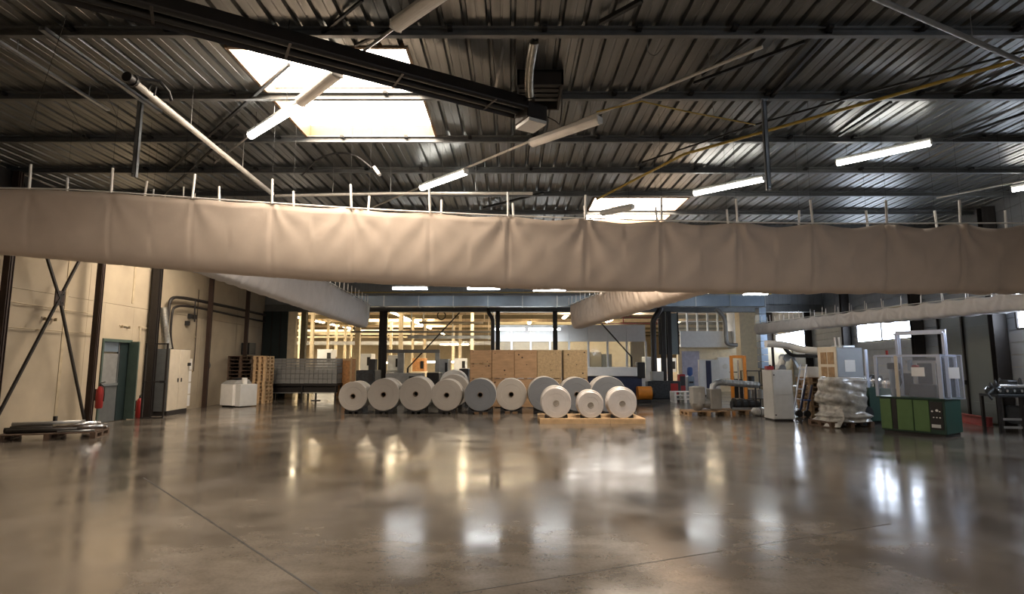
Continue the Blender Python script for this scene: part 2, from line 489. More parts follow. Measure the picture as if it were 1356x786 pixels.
# ------------------------------------------------------------------ the far hall
struct(MB().box(-30, 26, 79.8, 80, 0, 5.4).build('wall_far', 'hall_cream'))
struct(MB().box(-30.2, -30, 26.4, 80, 0, 5.4).build('wall_hall_left', 'hall_cream'))
struct(MB().box(26, 26.2, 37, 80, 0, 5.4).build('wall_hall_right', 'hall_cream'))
struct(MB().box(-30, -11.8, 26.2, 26.4, 0, 5.4).build('wall_hall_front', 'hall_cream'))
struct(MB().box(16.9, 26, 37, 37.2, 0, 5.4).build('wall_hall_side', 'hall_cream'))
ch = struct(MB().box(-30, 26, 26.4, 80, 5.4, 5.6).build('ceiling_hall', 'hall_ceiling'))
for k in range(14):
    y = 29 + k * 3.6
    MB().box(-30, 26, y - 0.09, y + 0.09, 5.05, 5.4).build('ceiling_beam', 'hall_ceiling' if k % 2 else 'olive_post', ch)

# ================================================================== OVERHEAD THINGS
# ---- textile air ducts: a flat-topped sleeve, half round below, hung on two rows of rods
def textile_duct(name, label, pts, w, m, S, s0, amp, step, rod_len, M=44, wire=True, rods=True, first_row_only=False, rod_r=0.019):
    """pts: (x, y, z of the top edge, depth of the sleeve)"""
    root = thing(name, label, 'air duct', (pts[0][0], pts[0][1], 0), 0, 'textile air ducts')
    O = Vector((pts[0][0], pts[0][1], 0))
    segs = [0]
    for a, b in zip(pts, pts[1:]): segs.append(segs[-1] + math.hypot(b[0] - a[0], b[1] - a[1]))
    T = segs[-1]
    def at(s):
        s = max(0, min(T, s))
        for i in range(len(pts) - 1):
            if s <= segs[i + 1] or i == len(pts) - 2:
                q = (s - segs[i]) / max(1e-6, segs[i + 1] - segs[i])
                return [pts[i][k] + (pts[i + 1][k] - pts[i][k]) * q for k in range(4)]
    def smooth_at(s):
        r = 0.5; acc = [0] * 4
        for d in (-r, -r / 2, 0, r / 2, r):
            c = at(s + d) if 0 <= s + d <= T else at(s)
            acc = [acc[k] + c[k] / 5 for k in range(4)]
        return acc
    def frame(s):
        a, b = at(max(0, s - 0.2)), at(min(T, s + 0.2))
        d = Vector((b[0] - a[0], b[1] - a[1], 0)).normalized()
        n = Vector((d.y, -d.x, 0))        # right hand side of travel
        return d, n
    hs = []
    s = s0
    while s < T: hs.append(s); s += S
    rnd = random.Random(11)
    ph = [(rnd.uniform(0, 6.28), rnd.uniform(0.7, 1.3), rnd.choice((7, 8, 10))) for _ in hs] or [(0, 1, 8)]
    N = int(T / step); vs = []; fs = []
    for i in range(N + 1):
        s = T * i / N; c = smooth_at(s); d, n = frame(s)
        k = min(range(len(hs)), key=lambda q: abs(hs[q] - s))
        sd = s - hs[k]; h = c[3]
        a_ = amp(s / T)
        for j in range(M + 1):
            t = math.pi * j / M
            cx = math.copysign(abs(math.cos(t)) ** 0.42, math.cos(t)); sz = max(0.0, math.sin(t)) ** 0.9
            dd = h * (1 - abs(math.cos(t)) ** 1.2) if j <= M else 0
            dd = h * sz * 0.95
            r = math.hypot(sd, dd); ang = math.atan2(sd, dd + 0.03)
            disp = a_ * ph[k][1] * math.cos(ang * ph[k][2] + ph[k][0] * 0.25) * math.exp(-r / 0.55) * min(1, r / 0.12)
            disp += -a_ * 1.5 * math.exp(-(sd / 0.025) ** 2) * (0.35 + 0.65 * math.exp(-dd / 0.5))
            disp += a_ * 0.35 * math.sin(s * 9.1 + dd * 7 + ph[k][0]) * math.sin(dd * 5 + s * 3.3)
            droop = a_ * 1.6 * (1 - math.cos(2 * math.pi * sd / S)) / 2 * math.exp(-dd / 0.25)
            off = (w / 2) * cx; z = c[2] - h * sz - droop
            outward = Vector((n.x * cx, n.y * cx, -sz * 0.5)).normalized() * disp
            p = Vector((c[0], c[1], z)) + n * off + outward - O
            vs.append(tuple(p))
    R = M + 1
    for i in range(N):
        for j in range(M):
            fs.append((i * R + j, i * R + j + 1, (i + 1) * R + j + 1, (i + 1) * R + j))
    b = MB().add(vs, fs, True)
    # flat top and end cloth
    top = [(i * R, i * R + M, (i + 1) * R + M, (i + 1) * R) for i in range(N)]
    b.add(vs, []); off = 0
    b.f += top; b.sm += [False] * len(top)
    b.f += [tuple(range(R)), tuple(range(N * R, N * R + R))]; b.sm += [False, False]
    b.v = b.v[:len(vs)]
    b.build('sleeve', m, root)
    # top rails
    for sgn in (1, -1):
        rail = []
        for i in range(0, N + 1, max(1, N // 60)):
            s = T * i / N; c = smooth_at(s); d, n = frame(s)
            rail.append(Vector((c[0], c[1], c[2] + 0.012)) + n * (sgn * w / 2) - O)
        MB().tube(rail, 0.012, 6).build('top_rail', 'white_paint' if m == 'fabric' else 'grey_white', root)
    if rods:
        for q, s in enumerate(hs):
            c = smooth_at(s); d, n = frame(s)
            for sgn in ((1,) if first_row_only else (1, -1)):
                p = Vector((c[0], c[1], c[2])) + n * (sgn * w / 2) - O
                lean = d * rnd.uniform(-0.03, 0.03)
                if sgn == -1: p = p + d * 0.12
                hgr = MB().cyl(p, p + Vector((0, 0, rod_len)) + lean, rod_r, 8).build('hanger_rod', 'white_paint', root)
                if wire:
                    e = p + Vector((0, 0, rod_len)) + lean
                    MB().cyl(e, Vector((e.x, e.y, ZS - 0.0)), 0.002, 5).build('wire', 'brace_black', hgr)
    return root

topedge = [(-330, 235, 8.2), (-150, 243, 8.25), (0, 251, 8.32), (45, 249, 8.35), (150, 255, 8.4), (258, 263, 8.46), (367, 270, 8.5), (476, 277, 8.55), (585, 282.5, 8.6),
           (689, 287, 8.65), (790, 290.5, 8.7), (895, 293, 8.74), (1000, 295.5, 8.78), (1103, 296.5, 8.83), (1204, 296.5, 8.88), (1307, 296, 8.92), (1450, 296, 8.97), (1580, 297, 9.0)]
botedge = {-330: 312, -150: 322, 0: 336, 45: 339, 150: 349, 258: 358, 367: 366, 476: 373, 585: 377, 689: 380.5, 790: 383, 895: 385, 1000: 387, 1103: 387, 1204: 387, 1307: 387, 1450: 387, 1580: 387}
W1 = 0.62
pts = []
for px, py, D in topedge:
    p = P(px, py, D)
    zb = P(px, botedge[px], D + W1 * 0.32).z
    pts.append((p.x, D + W1 / 2, p.z, p.z - zb))
# travel is left to right, so the right-hand normal points to the camera
hx0 = P(38, 250, 8.35).x - pts[0][0]
textile_duct('textile_air_duct', 'beige textile air duct hanging across the whole hall in front', pts, W1, 'fabric', 1.247, hx0 - 1.247 * 3, lambda q: 0.009 + 0.075 * max(0, q - 0.3), 0.035, 0.40)
Dd = [9.25, 12, 16, 20, 23.4]
pts = [(-6.2 - 0.01 * (y - 10), y, 4.42 - 0.025 * (y - 9.2), 1.0) for y in Dd]
textile_duct('textile_air_duct', 'pale grey textile air duct running back along the left side', pts, 0.62, 'fabric_grey', 0.5, 0.2, lambda q: 0.026, 0.04, 0.32, M=26, rod_r=0.013)
a = V(5.31, 13.0, 0); b = V(2.75, 23.4, 0)
pts = [(a.x + (b.x - a.x) * q, a.y + (b.y - a.y) * q, 4.45 - 0.43 * q, 1.0) for q in (0, .25, .5, .75, 1)]
textile_duct('textile_air_duct', 'cream textile air duct running back in the middle to the opening', pts, 0.7, 'fabric', 0.5, 0.2, lambda q: 0.026, 0.04, 0.32, M=26, rod_r=0.013)
pts = [(11.75, 10.9, 3.12, 0.4), (11.45, 12.6, 3.16, 0.4), (11.0, 18, 3.22, 0.42), (10.72, 24.0, 3.27, 0.45)]
textile_duct('textile_air_duct', 'slim white textile air duct in front of the right wall windows', pts, 0.5, 'fabric_grey', 0.7, 0.3, lambda q: 0.03, 0.04, 0.28, M=24, rod_r=0.010)

# ---- fluorescent lights
def tube_light(label, p, q, lit=True, m='tube_white', w=0.13, drop=True, group=None, name='fluorescent_light', zroof=ZS):
    p = Vector(p); q = Vector(q); d = q - p; L = d.length; c = (p + q) / 2
    yaw = math.atan2(d.y, d.x)
    t = thing(name, label, 'light', c, yaw, group or {'fluorescent_light': 'fluorescent lights of the near hall', 'hall_light': 'lights of the far hall', 'cross_light': 'low cross lights of the far hall', 'cabin_light': 'lights inside the cabin', 'wide_light': 'wide lights before the cabin'}[name])
    MB().box(-L / 2, L / 2, -w * 0.42, w * 0.42, 0.035, 0.10).build('housing', 'grey_white', t, 0.008)
    prof = []
    n = 10
    pr = [(w / 2 * math.cos(math.pi + math.pi * k / n), 0.034 + 0.075 * math.sin(math.pi + math.pi * k / n)) for k in range(n + 1)]
    Mx = Matrix.Rotation(-math.pi / 2, 4, 'Z')
    MB().prism(pr, -L / 2 + 0.01, L / 2 - 0.01, M=Mx).build('diffuser', m if lit else 'white_paint', t, 0)
    for s in (-1, 1):
        MB().box(s * L / 2 - 0.015, s * L / 2 + 0.015, -w / 2, w / 2, -0.02, 0.09).build('end_cap', 'grey_white', t, 0.01)
        if drop: MB().cyl((s * L * 0.38, 0, 0.1), (s * L * 0.38, 0, zroof - c.z), 0.003, 5).build('suspension_wire', 'brace_black', t)
    return t
ZL = 5.32
def UL(a, b): return U(a[0], a[1], ZL), U(b[0], b[1], ZL)
tube_light('lit fluorescent light in front of the lower left corner of the big skylight', *UL((332, 181), (386, 147)))
tube_light('unlit beige fluorescent light crossing under the big skylight', *UL((398, 138), (447, 100)), lit=False, w=0.16)
tube_light('unlit fluorescent light at the top edge above the big skylight', *UL((524, 38), (590, -8)), lit=False, w=0.16)
tube_light('lit fluorescent light above the duct, right of the big skylight', *UL((558, 250), (617, 229)))
tube_light('unlit fluorescent light on the conduit just below the heater burner', *UL((704, 192), (794, 161)), lit=False, w=0.15)
tube_light('lit fluorescent light above the duct beside the small skylight', *UL((919, 257), (1011, 238)))
tube_light('lit fluorescent light highest and largest on the right', *UL((1108, 217), (1233, 190)))
tube_light('lit fluorescent light cut by the right edge of the picture', *UL((1340, 252), (1440, 234)))
tube_light('unlit fluorescent light in front of the small skylight', U(797, 284, 5.05), U(838, 275, 5.05), lit=False)
ROWL = ['leftmost', 'second from left', 'third from left', 'fourth', 'fifth from left', 'rightmost']
for i, (x0, x1, py) in enumerate([(520, 566, 382), (619, 662, 382), (706, 749, 384), (795, 838, 385.5), (900, 939, 387), (984, 1016, 389)]):
    a = P(x0, py, 20.0); b = P(x1, py, 20.0); z = (a.z + b.z) / 2; a.z = b.z = z
    tube_light('bright fluorescent light, %s of the row below the front duct' % ROWL[i], a, b, m='tube_row', w=0.16)

# ---- conduits, pipes and trays under the roof
def pipe(name, label, pts, r, m, cat='pipe', hang=(), n=10, roof=ZS):
    pts = [Vector(p) for p in pts]
    t = thing(name, label, cat, (pts[0].x, pts[0].y, pts[0].z))
    O = pts[0].copy()
    MB().tube([p - O for p in pts], r, n).build('pipe_run', m, t)
    for q in hang:
        i = min(int(q), len(pts) - 2); f = q - i
        p = pts[i].lerp(pts[i + 1], f) - O
        MB().cyl(p, (p.x, p.y, roof - O.z), 0.005, 6).build('hanger_rod', 'pipe_grey', t)
    return t
pipe('light_conduit', 'thin pale conduit carrying the lights under the heater burner', [U(480, 280, 5.45), U(558, 247, 5.45), U(704, 186, 5.45), U(850, 127, 5.45), U(1010, 62, 5.45)], 0.022, 'pipe_white', 'conduit', (0.5, 1.5, 2.5, 3.6))
pipe('light_conduit', 'thin dark conduit over the big skylight', [U(285, 215, 5.45), U(332, 178, 5.45), U(398, 132, 5.45), U(520, 38, 5.45)], 0.018, 'pipe_grey', 'conduit', (0.3, 1.5))
pipe('light_conduit', 'thin white conduit leading to the light at the right edge', [U(1240, 262, 5.45), U(1356, 239, 5.45), U(1450, 220, 5.45)], 0.02, 'pipe_white', 'conduit', (0.3,))
pipe('gas_pipe', 'yellow gas pipe crossing the roof diagonally on the right', [U(1480, 40, 5.48), U(1356, 77, 5.48), U(1130, 141, 5.48), U(906, 204, 5.48), U(790, 264, 5.48)], 0.026, 'pipe_yellow', 'pipe', (0.8, 1.5, 2.3, 3.2))
pipe('thin_gas_pipe', 'thin ochre gas pipe between the unlit light and the yellow pipe', [U(790, 148, 5.4), U(850, 134, 5.4), U(906, 147, 5.4), U(1000, 165, 5.4)], 0.011, 'pipe_yellow', 'pipe', (1.0, 2.4))
pipe('cable_conduit', 'dark cable conduit running above the yellow gas pipe', [U(1356, 68, 5.56), U(1150, 122, 5.56), U(1000, 165, 5.56), U(850, 215, 5.56)], 0.016, 'brace_black', 'conduit', (1.5,))
pipe('grey_pipe', 'grey pipe crossing the upper right corner of the roof', [U(1140, -12, 5.35), U(1165, 0, 5.35), U(1356, 83, 5.35), U(1450, 122, 5.35)], 0.03, 'pipe_grey', 'pipe', (0.5, 1.6, 2.6))
wp = pipe('white_pipe', 'long white pipe with a black valve end on the left', [V(-4.68, 6.45, 5.05), V(-4.78, 8.6, 5.03), V(-4.86, 10.85, 5.0)], 0.042, 'pipe_white', 'pipe', (0.62, 1.4), n=14)
MB().cyl((0, -0.12, 0), (0, 0.02, 0), 0.062, 14).cyl((0, -0.03, 0), (0, 0, 0), 0.075, 14).build('valve_cap', 'black_plastic', wp)
MB().tube([(0, 0.0, 0.07), (0.06, 0.12, 0.09), (0.22, 0.16, 0.09), (0.25, 0.3, 0.02), (0.24, 0.38, -0.06)], 0.022, 8).build('hose', 'black_plastic', wp)
MB().tube([(0.02, 0.25, 0.0), (0.05, 0.25, 0.1), (0.12, 0.25, 0.06), (0.1, 0.25, -0.06)], 0.012, 6).build('strap', 'black_plastic', wp)
pipe('white_pipe', 'horizontal white pipe running above the front duct', [U(365, 259, 5.02), V(U(365, 259, 5.02).x + 2.4, 10.9, 5.02), V(U(705, 257, 5.02).x, 10.9, 5.02)], 0.03, 'pipe_white', 'pipe', (0.5, 1.0, 1.6))
tr = thing('cable_channel', 'light grey cable channel beside the white pipe at upper left', 'cable channel', (-5.56, 6.1, 5.5))
MB().box(-0.04, 0.04, 0, 2.2, 0, 0.012).box(-0.04, -0.03, 0, 2.2, 0, 0.05).box(0.03, 0.04, 0, 2.2, 0, 0.05).build('channel', 'galv', tr)
for k in range(3): MB().cyl((0, 0.3 + k * 0.8, 0.01), (0, 0.3 + k * 0.8, ZS - 5.5), 0.006, 6).build('hanger_rod', 'galv', tr)
tr = thing('cable_channel', 'narrow grey cable channel at the far upper left corner', 'cable channel', (-6.3, 6.3, 5.5))
MB().box(-0.025, 0.025, 0, 1.9, 0, 0.03).build('channel', 'galv', tr)
for k in range(2): MB().cyl((0, 0.3 + k * 1.2, 0.01), (0, 0.3 + k * 1.2, ZS - 5.5), 0.006, 6).build('hanger_rod', 'galv', tr)
# drop struts
def strut(label, top, bot):
    t = thing('drop_strut', label, 'strut', (top.x, top.y, bot.z), 0, 'hanging struts')
    L = top.z - bot.z
    MB().box(-0.03, 0.03, -0.03, -0.02, 0, L).box(-0.03, -0.02, -0.03, 0.03, 0, L).box(0.02, 0.03, -0.03, 0.03, 0, L).build('profile', 'galv', t)
    MB().box(-0.05, 0.05, -0.05, 0.05, L - 0.02, L).build('head_plate', 'galv', t)
    MB().cyl((0, -0.045, 0.04), (0, 0.04, 0.04), 0.014, 8).build('bolt', 'chrome', t)
strut('grey hanging strut between the two right hand lit lights', P(1011, 132, 8.0) * 1, V(P(1011, 132, 8.0).x, 8.0, 4.16))
strut('grey hanging strut at left below the cable channel', V(P(186, 140, 8.0).x, 8.0, ZP), V(P(186, 140, 8.0).x, 8.0, 4.36))
# loose cables
def cable(label, pts, r=0.008, m='black_plastic', name='loose_cable'):
    dense = []
    P_ = [Vector(p) for p in pts]
    for i in range(len(P_) - 1):
        p0 = P_[max(i - 1, 0)]; p1 = P_[i]; p2 = P_[i + 1]; p3 = P_[min(i + 2, len(P_) - 1)]
        for k in range(6):
            t = k / 6
            dense.append(0.5 * ((2 * p1) + (p2 - p0) * t + (2 * p0 - 5 * p1 + 4 * p2 - p3) * t * t + (3 * p1 - p0 - 3 * p2 + p3) * t ** 3))
    dense.append(P_[-1])
    O = dense[0].copy()
    o = MB().tube([p - O for p in dense], r, 6).build(name, m); o.location = O
    return tag(o, label, 'cable')
cable('black cable looping below the far edge of the big skylight', [U(400, 232, 5.5), U(420, 212, 5.55), U(445, 203, 5.58), U(470, 206, 5.45), U(492, 222, 5.2)], 0.018)
o = thing('hanging_connector', 'small white connector on the end of a black cable', 'connector', U(497, 224, 5.17))
MB().bar((-0.03, 0, 0.05), (0.08, 0.0, -0.10), 0.07, 0.06).build('body', 'grey_white', o, 0.01)
MB().bar((0.08, 0, -0.10), (0.10, 0, -0.13), 0.05, 0.05).build('plug', 'black_plastic', o)
cable('black cable drooping beside the heater burner box', [U(716, 150, 5.2), U(735, 160, 5.1), U(741, 163, 5.12), U(744, 140, 5.45), U(743, 115, 5.62)], 0.009)
cable('thin cable sagging from the upper purlin at right centre', [U(858, 50, 5.6), U(858, 68, 5.6), U(868, 73, 5.6), U(880, 60, 5.6)], 0.005)
for i, (a, b, lab) in enumerate([((88, 20), (40, 165), 'thin dark wire hanging near the left edge'), ((135, 110), (178, 200), 'thin dark wire crossing behind the white pipe end'), ((80, 118), (125, 200), 'thin dark wire slanting left of the white pipe')]):
    cable(lab, [U(a[0], a[1], 5.58), U((a[0] + b[0]) / 2, (a[1] + b[1]) / 2 + 2, 5.4), U(b[0], b[1], 5.3)], 0.004)

# ---- radiant tube heater hung diagonally
A = U(60, -18, 5.2); Bp = U(690, 148, 5.2)
A = Bp + (A - Bp) * 1.18
d = Bp - A; yaw = math.atan2(d.y, d.x); L = d.length
h = thing('radiant_heater', 'long dark radiant tube heater hung diagonally under the roof', 'heater', A, yaw)
hood = [(-0.21, 0.0), (-0.20, -0.02), (-0.12, 0.16), (0.12, 0.16), (0.20, -0.02), (0.21, 0.0), (0.135, 0.18), (-0.135, 0.18)]
Mx = Matrix.Rotation(-math.pi / 2, 4, 'Z')
MB().prism(hood, 0, L, M=Mx).build('reflector_hood', 'steel_dark', h)
for y in (-0.09, 0.09): MB().cyl((0.02, y, 0.04), (L, y, 0.04), 0.045, 12).build('radiant_tube', 'brace_black', h)
for k in range(5):
    x = 0.5 + k * (L - 1.0) / 4
    MB().bar((x, -0.2, 0.0), (x, 0.2, 0.0), 0.03, 0.012).build('cross_strap', 'steel_dark', h)
    MB().cyl((x, 0, 0.17), (x, 0, ZP - 5.2), 0.006, 6).build('hanger_rod', 'steel_dark', h)
bb = MB().box(L, L + 0.34, -0.18, 0.18, -0.14, 0.10).build('burner_box', 'steel_dark', h, 0.015)
MB().box(L + 0.02, L + 0.32, -0.181, 0.181, -0.19, -0.14).build('burner_cover', 'grey_white', bb)
MB().cyl((L + 0.30, 0.0, 0.02), (L + 0.42, 0.0, 0.02), 0.035, 10).build('fan_inlet', 'chrome', bb)
# corrugated flue from the burner up to the roof
t0 = U(702, 130, 5.32); t1 = U(698, 100, 5.5); t2 = U(704, 75, 5.6); t3 = U(707, 56, ZS)
fpts = []
for i in range(61):
    q = i / 60
    p = (t0 * (1 - q) ** 3 + t1 * 3 * q * (1 - q) ** 2 + t2 * 3 * q * q * (1 - q) + t3 * q ** 3)
    fpts.append(p)
O = fpts[0].copy()
fd = thing('flue_hose', 'crinkled silver flexible flue rising from the heater to the roof', 'flue', O)
MB().tube([p - O for p in fpts], [0.058 + (0.007 if i % 2 else 0) for i in range(61)], 14).build('hose', 'copper_duct', fd)
MB().cyl((0, 0, -0.04), (0, 0, 0.02), 0.07, 14).build('collar', 'steel_dark', fd)
# roof vent box with louvres
v0 = U(685, 92, ZS); v1 = U(746, 92, ZS); y0 = U(715, 128, ZS).y; y1 = v0.y
v = thing('roof_vent', 'dark louvred vent box set in the roof beside the flue', 'vent', ((v0.x + v1.x) / 2, (y0 + y1) / 2, ZS))
wv = (v1.x - v0.x) / 2; dv = abs(y1 - y0) / 2
for (a_, b_, c_, d_) in ((-wv, -wv + .03, -dv, dv), (wv - .03, wv, -dv, dv), (-wv, wv, -dv, -dv + .03), (-wv, wv, dv - .03, dv)):
    MB().box(a_, b_, c_, d_, -0.22, 0).build('frame_side', 'steel_dark', v)
for k in range(5):
    yy = -dv + 0.1 + k * (2 * dv - 0.2) / 4
    MB().bar((-wv + .03, yy, -0.1), (wv - .03, yy, -0.1), 0.10, 0.012).build('louvre', 'brace_black', v)
MB().box(-wv, wv, -dv, dv, -0.03, -0.01).build('back_plate', 'brace_black', v)
# perforated strap beside vent
o = MB().bar(U(656, 118, 5.6), U(668, 55, 5.72), 0.035, 0.006).build('perforated_strap', 'pipe_grey'); tag(o, 'perforated metal strap beside the flue', 'strap')

# ---- header duct of the opening and its lights / pipes
hd = thing('ventilation_duct', 'long blue grey rectangular duct below the far lights', 'air duct', (-8.5, 23.6, 4.0))
x0, x1 = -8.5, 10.9
nseg = 13; sl = (x1 - x0) / nseg
for k in range(nseg):
    MB().box(k * sl + 0.015, (k + 1) * sl - 0.015, 0, 0.5, 0.02, 0.46).build('duct_section', 'galv_blue', hd)
    MB().box((k + 1) * sl - 0.02, (k + 1) * sl + 0.02, -0.025, 0.525, 0, 0.485).build('flange', 'galv', hd)
# its down turn at the right end
for k in range(9):
    MB().box(19.15 - 0.02, 19.42, 0.02, 0.42, -0.02 - (k + 1) * 0.29, -0.04 - k * 0.29).build('duct_section', 'galv_blue', hd)
for k in range(7):
    MB().cyl((1.2 + k * 2.6, 0.25, 0.47), (1.2 + k * 2.6, 0.25, ZS - 4.0), 0.008, 6).build('hanger_rod', 'galv', hd)
pipe('yellow_rail', 'thin yellowish pipe running along the top of the blue duct', [V(-8.2, 23.2, 4.56), V(2, 23.2, 4.56), V(11, 23.2, 4.5)], 0.02, 'pipe_yellow', 'pipe', (0.2, 0.8, 1.3, 1.8))
pipe('light_conduit', 'white conduit joining the row of far lights', [V(-4.8, 20.0, 4.46), V(2, 20.0, 4.46), V(9.6, 20, 4.42)], 0.02, 'pipe_white', 'conduit', (0.3, 0.7, 1.3, 1.7))
pipe('cream_pipe', 'cream pipe below the far lights beside the cream duct', [V(1.0, 19.0, 4.05), V(3.25, 19.0, 4.05)], 0.03, 'pipe_white', 'pipe', (0.2, 0.8))
# extraction elbows standing against the posts
def elbow_pipe(label, pts, r, m='steel_dark'):
    return cable(label, pts, r, m, 'extraction_pipe')
e = P(648, 480, 25.2).x
elbow_pipe('black extraction pipe with elbow left of the crate posts', [V(e - 0.05, 25.3, 4.1), V(e - 0.05, 25.3, 3.9), V(e + 0.12, 25.3, 3.6), V(e + 0.15, 25.3, 3.2), V(e + 0.15, 25.3, 2.0), V(e + 0.15, 25.3, 0)], 0.09)
e = P(867, 480, 25.0).x
elbow_pipe('black extraction pipe with elbow beside the twin posts', [V(e + 0.35, 25.1, 4.1), V(e + 0.3, 25.1, 3.95), V(e + 0.05, 25.1, 3.55), V(e, 25.1, 3.2), V(e, 25.1, 2), V(e, 25.1, 0.0)], 0.13)
e = P(958, 480, 25.0).x
elbow_pipe('grey extraction pipe bending to the right in front of the white parapet', [V(e - 0.2, 25.1, 4.05), V(e, 25.1, 3.85), V(e + 0.18, 25.1, 3.5), V(e + 0.2, 25.1, 2.8), V(e + 0.28, 25.1, 2.45), V(e + 0.7, 25.1, 2.4)], 0.1, 'pipe_grey')
# hanging dark panel beside the twin posts
x0 = P(874, 480, 26.8).x; x1 = P(899, 480, 26.8).x
hp = thing('sliding_shutter', 'dark slate panel hanging behind the twin steel posts', 'shutter', ((x0 + x1) / 2, 26.8, 2.0))
w_ = (x1 - x0) / 2
MB().box(-w_, w_, -0.04, 0.04, 0, 2.0).build('panel', 'door_slate', hp)
for s in (-1, 1): MB().box(s * w_ - 0.03, s * w_ + 0.03, -0.05, 0.05, 0, 3.39).build('edge_channel', 'steel_dark', hp)

# ================================================================== LEFT WALL THINGS
def LW(D, off, z=0):            # a point off metres in front of the left wall
    return Vector((LWX(D) + off, D, z))
# X bracing
xb = thing('cross_bracing', 'dark steel rod cross bracing with a centre plate on the left wall', 'bracing', LW(12.7, 0.28))
O = LW(12.7, 0.28)
q = lambda D, z: LW(D, 0.28, z) - O
c0 = q(12.72, 3.09)
for (D, z) in ((11.25, 0.3), (11.35, 5.5), (13.98, 5.5), (13.95, 0.12)):
    MB().bar(c0, q(D, z), 0.05, 0.05).build('brace_rod', 'steel_dark', xb)
MB().cb(c0, (0.03, 0.26, 0.34)).build('centre_plate', 'steel_brown', xb)
for s in (-1, 1):
    for r in (-1, 1): MB().cyl(c0 + V(0.0, s * 0.08, r * 0.1), c0 + V(0.035, s * 0.08, r * 0.1), 0.018, 8).build('bolt', 'steel_dark', xb)
# surface pipes on the wall
def wpipe(label, pts, r=0.012, m='plaster_strip'):
    P_ = [LW(D, 0.05, z) for D, z in pts]
    t = thing('wall_pipe', label, 'pipe', P_[0]); O = P_[0].copy()
    MB().tube([p - O for p in P_], r, 6).build('pipe_run', m, t)
    for p in P_[::1]:
        MB().box(p.x - O.x - 0.05, p.x - O.x, p.y - O.y - 0.02, p.y - O.y + 0.02, p.z - O.z - 0.02, p.z - O.z + 0.02).build('bracket', 'plaster_strip', t)
wpipe('thin pipe running along the left wall at chest height of the bracing', [(7.5, 2.35), (10, 2.35), (12.5, 2.35), (14.4, 2.35), (14.4, 1.1)])
wpipe('thin upper pipe along the left wall behind the bracing plate', [(7.5, 2.95), (11, 2.9), (14.35, 2.85), (14.42, 2.4)])
wpipe('thin pipe bent over the left doorway', [(16.3, 2.2), (16.3, 2.65), (17.1, 2.62)])
wpipe('thin vertical pipe right of the electrical cabinet', [(19.6, 4.2), (19.6, 2.5), (19.6, 1.3)], m='steel_brown')
# coat hooks
for D in (10.2, 12.8, 15.6):
    t = thing('wall_hook', {10.2: 'small hook rail on the left wall near the bracing', 12.8: 'small hook rail on the left wall beside the column', 15.6: 'small hook rail above the left doorway'}[D], 'hook rail', LW(D, 0.0, 2.62))
    MB().box(0, 0.03, -0.2, 0.2, 0, 0.03).build('rail', 'plaster_strip', t)
    for s in (-0.15, 0.15): MB().box(0.02, 0.09, s - 0.01, s + 0.01, -0.05, 0.02).build('hook', 'plaster_strip', t)

# doorway on the left wall
dr = bpy.data.objects.new('door_1', None); COL.objects.link(dr); struct(dr)
dr.location = LW(0, 0); dr.rotation_euler = (0, 0, LYAW); dr.location.x = LWX(0)
DA, DB = DOOR_A, DOOR_B
MB().box(-0.088, 0.03, DA, DA + 0.06, 0, 2.25).build('door_frame', 'door_green', dr)
MB().box(-0.088, 0.03, DB - 0.06, DB, 0, 2.25).build('door_frame', 'door_green', dr)
MB().box(-0.088, 0.03, DA + 0.06, DB - 0.06, 2.17, 2.25).build('door_frame', 'door_green', dr)
lf = MB().box(-0.07, -0.03, DA + 0.06, DA + 0.82, 0.01, 1.0).build('door_leaf', 'cabinet_side', dr)
MB().box(-0.07, -0.03, DA + 0.06, DA + 0.10, 1.0, 2.17).build('leaf_stile', 'cabinet_side', lf)
MB().box(-0.07, -0.03, DA + 0.78, DA + 0.82, 1.0, 2.17).build('leaf_stile', 'cabinet_side', lf)
MB().box(-0.025, 0.0, DA + 0.08, DA + 0.8, 0.98, 1.04).build('leaf_rail', 'galv', lf)
MB().box(-0.055, -0.045, DA + 0.10, DA + 0.78, 1.0, 1.85).build('door_pane', 'pipe_grey', lf)
MB().box(-0.055, -0.045, DA + 0.10, DA + 0.78, 1.9, 2.17).build('door_pane', 'galv_blue', lf)
MB().box(-0.02, 0.02, DA + 0.72, DA + 0.78, 1.05, 1.09).build('door_handle', 'chrome', lf)
MB().box(-0.06, -0.02, DA + 0.83, DB - 0.07, 0.01, 2.16).build('door_leaf', 'green_dark', dr)
# second leaf, opened into the room
MB().box(0.0, 0.27, DB - 0.10, DB - 0.05, 0.02, 2.2).build('door_leaf', 'door_green', dr)

# fire extinguishers
def extinguisher(label, loc):
    t = thing('fire_extinguisher', label, 'extinguisher', loc, 0, 'fire extinguishers')
    MB().lathe((0, 0, 0), (0, 0, 1), [(0, 0.07), (0.03, 0.085), (0.46, 0.085), (0.54, 0.05), (0.57, 0.03)], 16).build('cylinder', 'red_paint', t)
    MB().cyl((0, 0, 0.57), (0, 0, 0.63), 0.025, 8).build('valve', 'black_plastic', t)
    MB().bar((-0.02, 0, 0.64), (0.12, 0, 0.68), 0.03, 0.015).build('lever', 'black_plastic', t)
    MB().tube([(0.03, 0, 0.6), (0.11, 0, 0.55), (0.12, 0, 0.35), (0.11, 0, 0.18)], 0.014, 6).build('hose', 'black_plastic', t)
    MB().box(-0.13, -0.085, -0.03, 0.03, 0.2, 0.5).build('wall_bracket', 'steel_dark', t)
extinguisher('red fire extinguisher hanging left of the doorway', LW(14.62, 0.14, 0.42))
extinguisher('red fire extinguisher standing right of the green open door', LW(16.38, 0.15, 0.0))
